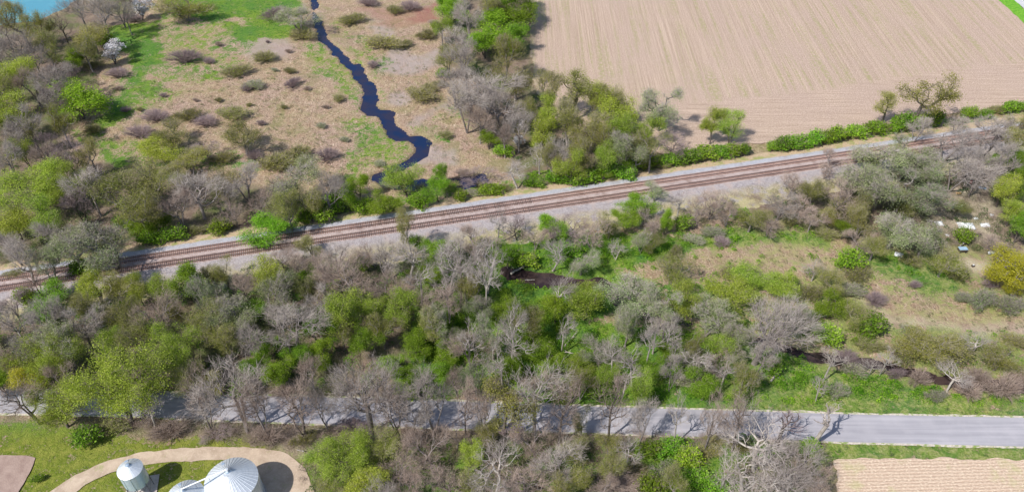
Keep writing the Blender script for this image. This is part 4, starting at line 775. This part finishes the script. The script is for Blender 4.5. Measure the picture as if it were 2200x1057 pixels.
undergrowth('roadside_thicket', [([(-20,650),(200,620),(700,570),(850,560),(900,640),(800,830),(400,835),(-20,820)], .22), ([(1580,935),(1780,945),(1780,985),(1580,1000)], .3), ([(1640,838),(1800,846),(2000,856),(2200,862),(2200,852),(2000,838),(1700,826)], .35), ([(1820,540),(1960,555),(2060,575),(2040,610),(1960,600)], .35), ([(1330,835),(1500,838),(1640,842),(1640,856),(1500,862),(1250,856)], 1.6), ([(1650,760),(1780,800),(1960,830),(2050,845),(1900,852),(1700,845),(1640,820)], .9), ([(1200,700),(1330,700),(1640,790),(1640,830),(1250,820),(1150,760)], .45), ([(1100,520),(1500,500),(1480,530),(1330,570),(1120,580)], .4)], .2, M['undergreen'], 9, .24, (1., 2.2), (1.2, 2.6), 160)
undergrowth('tussocks', [([(300,180),(640,100),(700,200),(850,360),(700,420),(400,340),(220,330)], .5), ([(700,40),(930,60),(1000,300),(1080,330),(950,350),(850,230)], .5), ([(1400,560),(1800,520),(2200,700),(2200,800),(1900,700)], .6), ([(1150,862),(2200,885),(2200,872),(1300,852)], .5)], .35, M['undermixed'], 19, .16, (.3, .8), (.2, .5), 34)
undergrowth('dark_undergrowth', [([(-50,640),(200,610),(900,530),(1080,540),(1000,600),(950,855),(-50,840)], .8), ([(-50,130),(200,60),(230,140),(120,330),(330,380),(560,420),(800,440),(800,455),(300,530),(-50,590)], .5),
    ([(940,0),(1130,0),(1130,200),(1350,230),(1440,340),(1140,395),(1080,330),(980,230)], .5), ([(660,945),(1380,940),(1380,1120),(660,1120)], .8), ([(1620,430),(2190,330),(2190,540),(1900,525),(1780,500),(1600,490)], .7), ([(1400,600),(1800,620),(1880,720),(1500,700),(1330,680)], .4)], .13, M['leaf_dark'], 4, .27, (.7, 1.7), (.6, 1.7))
undergrowth('deep_thicket', [([(860,560),(1060,520),(1100,600),(1240,700),(1180,830),(900,850),(850,740)], 1.), ([(1240,740),(1500,730),(1640,770),(1640,835),(1240,840)], .8), ([(1390,950),(1560,955),(1560,1080),(1390,1080)], .6), ([(1380,600),(1480,620),(1880,690),(1880,760),(1500,730),(1340,690)], .6), ([(1180,360),(1400,345),(1440,325),(1160,350)], .8)], .14, M['leaf_green'], 14, .24, (1., 2.4), (1.5, 3.6), 230)
def brambles(name, polys, dens, mat, seed):
    rs = np.random.RandomState(seed); cs = []
    for poly, d in polys:
        g = np.array([G(a, b)[:2] for a, b in poly]); lo = g.min(0); hi = g.max(0); n = int((hi - lo).prod() * dens * d); p = lo + rs.rand(n, 2) * (hi - lo); qx, qy = to_px(p[:, 0], p[:, 1])
        ok = inpoly(qx + (vnoise(p[:, 0], p[:, 1], 5) - .5) * 30, qy + (vnoise(p[:, 0] + 70, p[:, 1], 5) - .5) * 16, poly) & (vnoise(p[:, 0], p[:, 1], 3.5) > .3); cs.append(p[ok])
    cs = np.concatenate(cs); i = np.repeat(np.arange(len(cs)), 46); n = len(i); d = rs.normal(size=(n, 3)) * [1, 1, .55]; d[:, 2] = np.abs(d[:, 2]) + .15; d /= np.linalg.norm(d, axis=1, keepdims=True)
    L = rs.uniform(.5, 1.9, (n, 1)); p0 = np.stack([cs[i, 0] + rs.normal(0, .45, n), cs[i, 1] + rs.normal(0, .45, n), np.abs(rs.normal(.1, .3, n))], 1); p1 = p0 + d * L
    sd = np.cross(d, rs.normal(size=d.shape)); sd /= np.linalg.norm(sd, axis=1, keepdims=True); w = .014
    V = np.stack([p0 - sd * w, p0 + sd * w, p1 + sd * w * .5, p1 - sd * w * .5], 1).reshape(-1, 3); tag(link(name, mesh_np(name, V, [np.arange(len(V)).reshape(-1, 4)], [mat])), kind='stuff')
brambles('brambles', [([(240,900),(420,905),(700,915),(1560,932),(1780,950),(1780,975),(1560,965),(700,955),(640,965),(400,935),(250,922)], 2.), ([(650,950),(1380,940),(1380,1120),(660,1120)], .7), ([(1600,1000),(1780,960),(1800,1120),(1560,1120)], .8),
    ([(-50,640),(200,610),(900,530),(1060,530),(950,700),(800,850),(-50,840)], .5), ([(-50,130),(200,60),(230,140),(120,330),(330,380),(800,455),(300,530),(-50,590)], .4), ([(560,545),(900,505),(1400,430),(1820,370),(1820,400),(1500,470),(1080,520),(800,560)], .6), ([(1620,430),(2190,330),(2190,540),(1900,525),(1780,500)], .6), ([(430,842),(1240,862),(1240,850),(440,830)], .6)], .42, M['twig_brown'], 31)
undergrowth('brush', [([(-50,640),(200,610),(900,530),(1080,530),(1000,600),(950,855),(-50,840)], .7), ([(-50,130),(200,60),(230,140),(120,330),(330,380),(560,420),(800,440),(800,455),(300,530),(-50,590)], .7),
    ([(250,905),(700,915),(1560,935),(1780,960),(1790,1120),(1560,1100),(1540,960),(1380,950),(1380,1120),(660,1120),(660,960),(420,925)], 1.), ([(1620,400),(2190,330),(2190,540),(1900,525),(1780,500),(1200,520),(1080,510),(1300,480)], .9), ([(1900,740),(2200,760),(2200,830),(1950,790)], .8)], .16, M['undermixed'], 5, .17, (.7, 1.8), (.5, 1.3), 90)

# ------------------------------------------------------------------ farm bins
def metal(name, c1, c2, rough=.42, mt=.55, sc=(.6, .6, 5.)):
    m, t = nt_new(name); k = N(t); tc = k.n('ShaderNodeTexCoord'); f = k.noise(k.scalev(tc.outputs['Object'], sc), 1.0, 4, .65)
    k.bsdf(k.mix(k.map(f, .35, .65), c1, c2), rough, mt, spec=.5); return m
M['galv'] = metal('galvanised_roof', (.72, .76, .80), (.84, .87, .90), .45, .45)
M['galvwall'] = metal('galvanised_wall', (.50, .62, .74), (.64, .74, .84), .36, .6, (1.2, 1.2, 8.))
M['dmetal'] = metal('dark_steel', (.10, .11, .13), (.18, .18, .2), .5, .4)
m, t = nt_new('concrete'); k = N(t); pos = k.pos(); k.bsdf(k.mix(k.map(k.noise(pos, 1.5, 5, .7), .35, .65), (.42, .36, .32), (.60, .53, .48)), .9); M['concrete'] = m
def bin_roof(root, Rr, z0, z1, n, lift):
    b = MB(); b.lathe([(Rr + .12, z0 - .05), (Rr + .12, z0 + .02), (.45, z1 - .02)], n * 2); b.V = [tuple(v) for v in b.V]
    for i in range(n):
        a = 2 * math.pi * i / n; ca, sa = math.cos(a), math.sin(a)
        p = (ca * (Rr + .12), sa * (Rr + .12), z0 + .03); q = (ca * .5, sa * .5, z1); b.tube(p, q, .055 * lift, .03 * lift, 4)
    r_ = b.build('roof', M['galv'], root)
    c_ = MB(); c_.lathe([(.5, z1 - .08), (.5, z1 + .16), (.36, z1 + .34), (.12, z1 + .38)], 20); c_.build('roof_cap', M['galvwall'], r_)
    h = MB(); a = 2.2; h.box((math.cos(a) * Rr * .72, math.sin(a) * Rr * .72, z0 + (z1 - z0) * .30 + .12), (.7, .6, .14), a, 0); h.build('hatch', M['galvwall'], r_)
def corrug(root, Rr, za, zb, name='wall'):
    prof = []; z = za; i = 0
    while z < zb: prof.append((Rr + (.035 if i % 2 else 0), z)); z += .09 if Rr < 3 else .14; i += 1
    prof.append((Rr, zb)); b = MB(); b.lathe(prof, 48)
    for j in range(10):
        a = 2 * math.pi * j / 10; b.tube((math.cos(a) * (Rr + .05), math.sin(a) * (Rr + .05), za), (math.cos(a) * (Rr + .05), math.sin(a) * (Rr + .05), zb), .04, .04, 4)
    return b.build(name, M['galvwall'], root)
# large bin
p = G(497, 1031, 8.0); LB = empty('grain_bin', (p[0], p[1], 0)); tag(LB, 'largest round grain bin with ribbed conical silver roof, beside the curving drive', 'grain bin', 'silver grain bins')
b = MB(); b.lathe([(5.75, -.3), (5.75, .22)], 40); b.build('foundation', M['concrete'], LB)
corrug(LB, 5.35, .22, 8.0); bin_roof(LB, 5.35, 8.0, 11.2, 40, 1.5)
b = MB()
for s_ in (-.22, .22): b.tube((5.47 * math.cos(-.5) + s_ * .5, 5.47 * math.sin(-.5) + s_, .2), (5.47 * math.cos(-.5) + s_ * .5, 5.47 * math.sin(-.5) + s_, 8.1), .03, .03, 4)
for i in range(26): b.tube((5.47 * math.cos(-.5) - .11, 5.47 * math.sin(-.5) - .22, .4 + i * .3), (5.47 * math.cos(-.5) + .11, 5.47 * math.sin(-.5) + .22, .4 + i * .3), .02, .02, 4)
b.build('ladder', M['dmetal'], LB)
lp = p
p = G(398, 1066, 7.0); MBn = empty('grain_bin', (p[0], p[1], 0)); tag(MBn, 'middle-sized round grain bin, its roof left of the largest bin', 'grain bin', 'silver grain bins')
b = MB(); b.lathe([(4.1, -.3), (4.1, .22)], 40); b.build('foundation', M['concrete'], MBn)
corrug(MBn, 3.75, .22, 7.0); bin_roof(MBn, 3.75, 7.0, 9.2, 30, 1.3)
mp = p
# filling pipe between the two roofs
b = MB(); a0 = np.array([mp[0], mp[1], 9.9]); a1 = np.array([lp[0], lp[1], 12.1]); b.tube(a0, a1, .17, .17, 10); b.box(tuple(a1 + [0, 0, -.3]), (.5, .5, .7)); b.box(tuple(a0 + [0, 0, -.25]), (.45, .45, .6))
PT = b.build('filling_pipe', M['galv']); tag(PT, 'silver filling pipe running from the middle bin roof up to the largest bin roof', 'pipe')
b = MB()
for f_ in (.3, .6):
    q = a0 + (a1 - a0) * f_; b.tube(q, (q[0], q[1], 8.1 + 2.2 * f_), .035, .035, 5)
b.build('brace', M['dmetal'], PT)
# small hopper bin on legs
p = G(279, 1007, 7.6); SB = empty('hopper_bin', (p[0], p[1], 0)); tag(SB, 'small silver hopper bin raised on dark legs over a concrete pad', 'grain bin', 'silver grain bins')
corrug(SB, 2.5, 3.0, 7.6); bin_roof(SB, 2.5, 7.6, 9.0, 16, .6)
b = MB(); b.lathe([(.35, 1.0), (2.48, 3.0)], 32); b.build('hopper', M['galvwall'], SB)
for i in range(8):
    a = 2 * math.pi * (i + .5) / 8; b = MB(); b.tube((2.66 * math.cos(a), 2.66 * math.sin(a), -.1), (2.64 * math.cos(a), 2.64 * math.sin(a), 3.6), .07, .07, 6); b.build('leg', M['dmetal'], SB)
b = MB()
for i in range(8):
    a = 2 * math.pi * (i + .5) / 8; c2 = 2 * math.pi * (i + 1.5) / 8; b.tube((2.66 * math.cos(a), 2.66 * math.sin(a), .5), (2.64 * math.cos(c2), 2.64 * math.sin(c2), 2.8), .04, .04, 5)
b.build('brace', M['dmetal'], SB)
b = MB(); b.box((0, 0, -.02), (6.6, 6.2, .2), .2); pd = b.build('concrete_pad', M['concrete']); pd.location = (p[0] + .2, p[1] - .2, 0); tag(pd, kind='structure')
b = MB(); b.tube((p[0] - 2.6, p[1] - 4.2, .4), (p[0] + .2, p[1] - .3, 1.1), .13, .13, 8); b.tube((p[0] - 2.6, p[1] - 4.2, .4), (p[0] - 3.6, p[1] - 5.6, 1.6), .11, .11, 8)
for s_ in (-.5, .5): b.tube((p[0] - 1.8 + s_, p[1] - 3.1 - s_ * .7, 0), (p[0] - 1.8, p[1] - 3.1, .6), .04, .04, 5)
tag(b.build('auger', M['dmetal']), 'dark auger tube lying under the small raised hopper bin', 'auger')

# ------------------------------------------------------------------ roadside snag, logs, brush heap
def place_tree(pr, base, H, W, name, label, cat, group=None, rz=0.):
    g = G(*base); root = empty(name, (g[0], g[1], -.1), rz); root.scale = (W / 2 / pr['R'],) * 2 + (H / pr['H'],)
    link('trunk', pr['trunk'], root); link('crown', pr['crown'], root); return tag(root, label, cat, group)
sn = tree_proto(201, H=12, Rr=3.4, n_att=22, crown_lo=.42, rtip=.085, rexp=.52, twn=10, twl=1.3, twr=.02, bark='bark_pale', twig='twig_pale', lean=.16)
place_tree(sn, (1745, 957), 15, 7.4, 'dead_tree', 'dead pale snag with broken limbs standing at the near road edge on the right', 'dead tree')
bt = tree_proto(202, H=14, Rr=4.2, n_att=70, crown_lo=.4, rtip=.045, rexp=.5, twn=12, twl=1.2, twr=.016, bark='bark_dark', twig='twig_mauve')
place_tree(bt, (1672, 950), 12, 9, 'tree', 'dark-limbed bare tree on the near verge, just left of the dead snag', 'tree', None, 1.)
def log(a, b_, r0, r1, label, mat='bark_pale', z=.35, stubs=3, grp=None):
    p = G(*a) + [0, 0, z]; q = G(*b_) + [0, 0, z + .25]; rg = random.Random(int(a[0])); m_ = MB(); n = 5; pts = [p + (q - p) * i / n + np.array([rg.uniform(-.12, .12), rg.uniform(-.12, .12), 0]) for i in range(n + 1)]
    for i in range(n): m_.tube(pts[i], pts[i + 1], r0 + (r1 - r0) * i / n, r0 + (r1 - r0) * (i + 1) / n, 8)
    for i in range(stubs):
        c_ = pts[1 + i % (n - 1)]; d = np.array([rg.uniform(-1, 1), rg.uniform(-1, 1), rg.uniform(.2, .9)]); m_.tube(c_, c_ + d * rg.uniform(.8, 2.0), r1 * .7, r1 * .25, 5)
    tag(m_.build('fallen_log', M[mat], smooth=True), label, 'log', grp)
log((1098, 590), (1140, 566), .3, .12, 'fallen pale log with broken branches sticking up at the creek bank', stubs=6)
log((1128, 598), (1150, 599), .14, .08, 'thin pale log lying flat across the dark creek', z=-.6, stubs=1)
log((1213, 745), (1240, 715), .22, .1, 'pale fallen trunk on the green slope in the middle wood')
log((1210, 757), (1232, 762), .2, .1, 'short pale log lying level below the fallen trunk in the middle wood')
log((1655, 820), (1678, 795), .28, .2, 'thick pale broken trunk leaning beside the large spreading bare tree')
log((2060, 533), (2088, 515), .16, .08, 'pale pole leaning up beside the small blue-topped cart in the yard', z=.8)
log((640, 968), (655, 972), .16, .12, 'short pale log lying at the edge of the drive bend', stubs=0)
log((748, 848), (815, 828), .2, .08, 'long pale fallen limb beside the far road edge', stubs=6)
rs = np.random.RandomState(44); g = G(1325, 1040); n = 1500; az = rs.normal(0.1, .75, n); st = np.stack([rs.normal(0, 2.6, n), rs.normal(0, 1.7, n), np.abs(rs.normal(.8, .6, n))], 1) + [g[0], g[1], 0]
L = rs.uniform(1.0, 3.2, n); dv = np.stack([np.cos(az), np.sin(az), rs.normal(.12, .25, n)], 1) * L[:, None]; V, Fc = tubes(st, st + dv, rs.uniform(.02, .06, n), np.full(n, .012), 3)
tag(link('brush_heap', mesh_np('brush_heap', V, [Fc], [M['twig_brown']])), 'big heap of felled pale brown branches at the bottom edge, right of centre', 'brush heap')

# ------------------------------------------------------------------ the cluttered yard
def plain(name, c, rough=.6, var=.15):
    m, t = nt_new(name); k = N(t); tc = k.n('ShaderNodeTexCoord'); f = k.noise(tc.outputs['Object'], 2.2, 4, .7)
    k.bsdf(k.mix(k.map(f, .3, .7), tuple(q * (1 - var) for q in c), tuple(min(1, q * (1 + var)) for q in c)), rough); return m
M['white'] = plain('white_sheet', (.78, .79, .80)); M['bluegrey'] = plain('weathered_roof', (.20, .23, .30), .6, .3); M['board'] = plain('dark_board', (.10, .08, .07)); M['blue'] = plain('blue_cover', (.34, .48, .62)); M['redp'] = plain('red_paint', (.65, .05, .04)); M['tyre'] = plain('tyre_rubber', (.03, .03, .03), .9); M['orangewood'] = plain('sawn_wood', (.55, .36, .18))
g = G(1998, 428); r_ = empty('shed', (g[0], g[1], 0), .2); tag(r_, 'small dark shed with weathered blue-grey roof at the left of the yard', 'shed')
b = MB(); b.box((0, 0, .95), (2.9, 2.3, 1.9)); b.build('wall', M['board'], r_)
b = MB(); b.box((0, -.65, 2.12), (3.3, 1.5, .08)); b.V = [(x, y, z + (.28 if y > -.2 else -.12)) for x, y, z in b.V]; n0 = len(b.V); b.box((0, .72, 2.12), (3.3, 1.3, .08)); b.V = b.V[:n0] + [(x, y, z + (.28 if y < .4 else -.12)) for x, y, z in b.V[n0:]]; b.build('roof', M['bluegrey'], r_)
b = MB(); b.box((.3, -1.17, .8), (.9, .05, 1.6)); b.build('door', M['orangewood'], r_)
def crumple(name, px_, w, d, h, mat, label, cat, seed, grp=None):
    rs = np.random.RandomState(seed); g = G(*px_); n = 14; xs, ys = np.meshgrid(np.linspace(-w / 2, w / 2, n), np.linspace(-d / 2, d / 2, n))
    zz = h * (.35 + .65 * vnoise(xs + seed * 7, ys + seed, .8)) * np.clip(1.15 - np.maximum(np.abs(xs) / w, np.abs(ys) / d) * 1.5, .15, 1); xs = xs + rs.normal(0, .06, xs.shape) + (np.abs(ys) > d * .4) * rs.normal(0, .15, xs.shape); ys = ys + rs.normal(0, .06, ys.shape)
    V = np.stack([xs.ravel(), ys.ravel(), zz.ravel()], 1); V2 = V * [1, 1, 0] - [0, 0, .05]; V = np.concatenate([V, V2]); N2 = n * n
    ii = (np.arange(n - 1)[:, None] * n + np.arange(n - 1)[None]).ravel(); top = np.stack([ii, ii + 1, ii + n + 1, ii + n], 1); e = [j for j in range(n)] + [n * j + n - 1 for j in range(1, n)] + [n * (n - 1) + j for j in range(n - 2, -1, -1)] + [n * j for j in range(n - 2, 0, -1)]
    side = np.array([(e[i], N2 + e[i], N2 + e[(i + 1) % len(e)], e[(i + 1) % len(e)]) for i in range(len(e))]); o = link(name, mesh_np(name, V, [top, side], [mat]), None, (g[0], g[1], -.02)); o.rotation_euler = (0, 0, rs.uniform(-.5, .5)); tag(o, label, cat, grp)
crumple('tarp', (2075, 486), 4.6, 2.6, 1.2, M['white'], 'largest crumpled white cover lying in the middle of the yard', 'tarp', 1)
crumple('tarp', (2116, 484), 2.6, 1.5, .9, M['white'], 'small pale cover right of the largest white cover in the yard', 'tarp', 2)
crumple('tarp', (2018, 481), 2.0, 1.8, 1.0, M['white'], 'small white cover left of the largest white cover in the yard', 'tarp', 3)
crumple('tarp', (1931, 548), 2.2, 1.6, .9, M['white'], 'lone white bundle lying at the edge of the small marsh', 'tarp', 4)
crumple('tarp', (2130, 543), 1.8, 1.0, .6, M['white'], 'white scrap right of the blue-topped cart in the yard', 'tarp', 5)
crumple('scrap_pile', (2023, 422), 2.2, 1.6, .8, M['orangewood'], 'orange-brown scrap heap just right of the dark shed', 'scrap pile', 6)
g = G(2066, 540); r_ = empty('cart', (g[0], g[1], 0), .05); tag(r_, 'small cart with pale blue top and dark sides by the sandy strip', 'cart')
b = MB(); b.box((0, 0, .75), (2.3, 1.3, .7)); b.build('body', M['board'], r_); b = MB(); b.box((0, 0, 1.15), (2.4, 1.4, .08)); b.build('cover', M['blue'], r_)
for sx in (-.8, .8):
    for sy in (-.66, .66): b = MB(); b.tube((sx, sy - .08, .3), (sx, sy + .08, .3), .3, .3, 14); b.build('wheel', M['tyre'], r_)
g = G(2090, 572); r_ = empty('crate', (g[0], g[1], 0), .3); tag(r_, 'tiny dark box with white lid lying on the sandy strip', 'crate')
b = MB(); b.box((0, 0, .25), (.8, .6, .5)); b.build('box', M['board'], r_); b = MB(); b.box((.05, .02, .53), (.5, .4, .05)); b.build('lid', M['white'], r_)
g = G(2085, 394); b = MB(); b.lathe([(.32, 0), (.34, .06), (.31, .1), (.31, .45), (.33, .5), (.31, .55), (.31, .9), (.34, .94), (.3, .96)], 18); o = b.build('barrel', M['redp']); o.location = (g[0], g[1], -.02); tag(o, 'small red barrel under the bare trees above the yard', 'barrel')
crumple('tarp', (2110, 404), 2.4, .9, .5, M['blue'], 'small blue cover under the bare trees at the top of the yard', 'tarp', 8)
# white marker post at the far side of the tracks
g = G(1977, 300, .6); r_ = empty('marker_post', (g[0], g[1], .4)); tag(r_, 'white marker post standing beside the far track at the right', 'marker post')
b = MB(); b.box((0, 0, 1.0), (.12, .12, 2.0)); b.build('post', M['white'], r_); b = MB(); b.box((0, -.08, 1.75), (.45, .03, .6)); b.build('sign_plate', M['white'], r_)

for i_, (px_, py_, w_, d_, h_, mt, lb, ct) in enumerate([(2040,470,1.6,.7,.5,'board','dark board stack left of the middle white cover in the yard','board stack'),(2096,470,1.1,.9,.7,'white','small white bundle above the largest white cover in the yard','tarp'),
 (2050,446,1.8,1.0,.6,'bluegrey','blue-grey scrap sheet below the dark shed','scrap sheet'),(2130,462,1.0,.8,.5,'white','tiny pale scrap at the right edge of the yard clearing','scrap'),(2104,505,1.4,.8,.5,'board','dark scrap lump below the small pale cover in the yard','scrap'),
 (2035,505,1.0,.7,.4,'white','tiny white scrap in the lower left of the yard','scrap'),(2033,412,.9,.9,.8,'board','dark rubbish lump above the orange-brown scrap heap','scrap'),(2060,415,1.6,.8,.4,'orangewood','rusty sheet right of the scrap heap by the shed','scrap sheet')]):
    crumple('scrap', (px_, py_), w_, d_, h_, M[mt], lb, ct, 20 + i_)
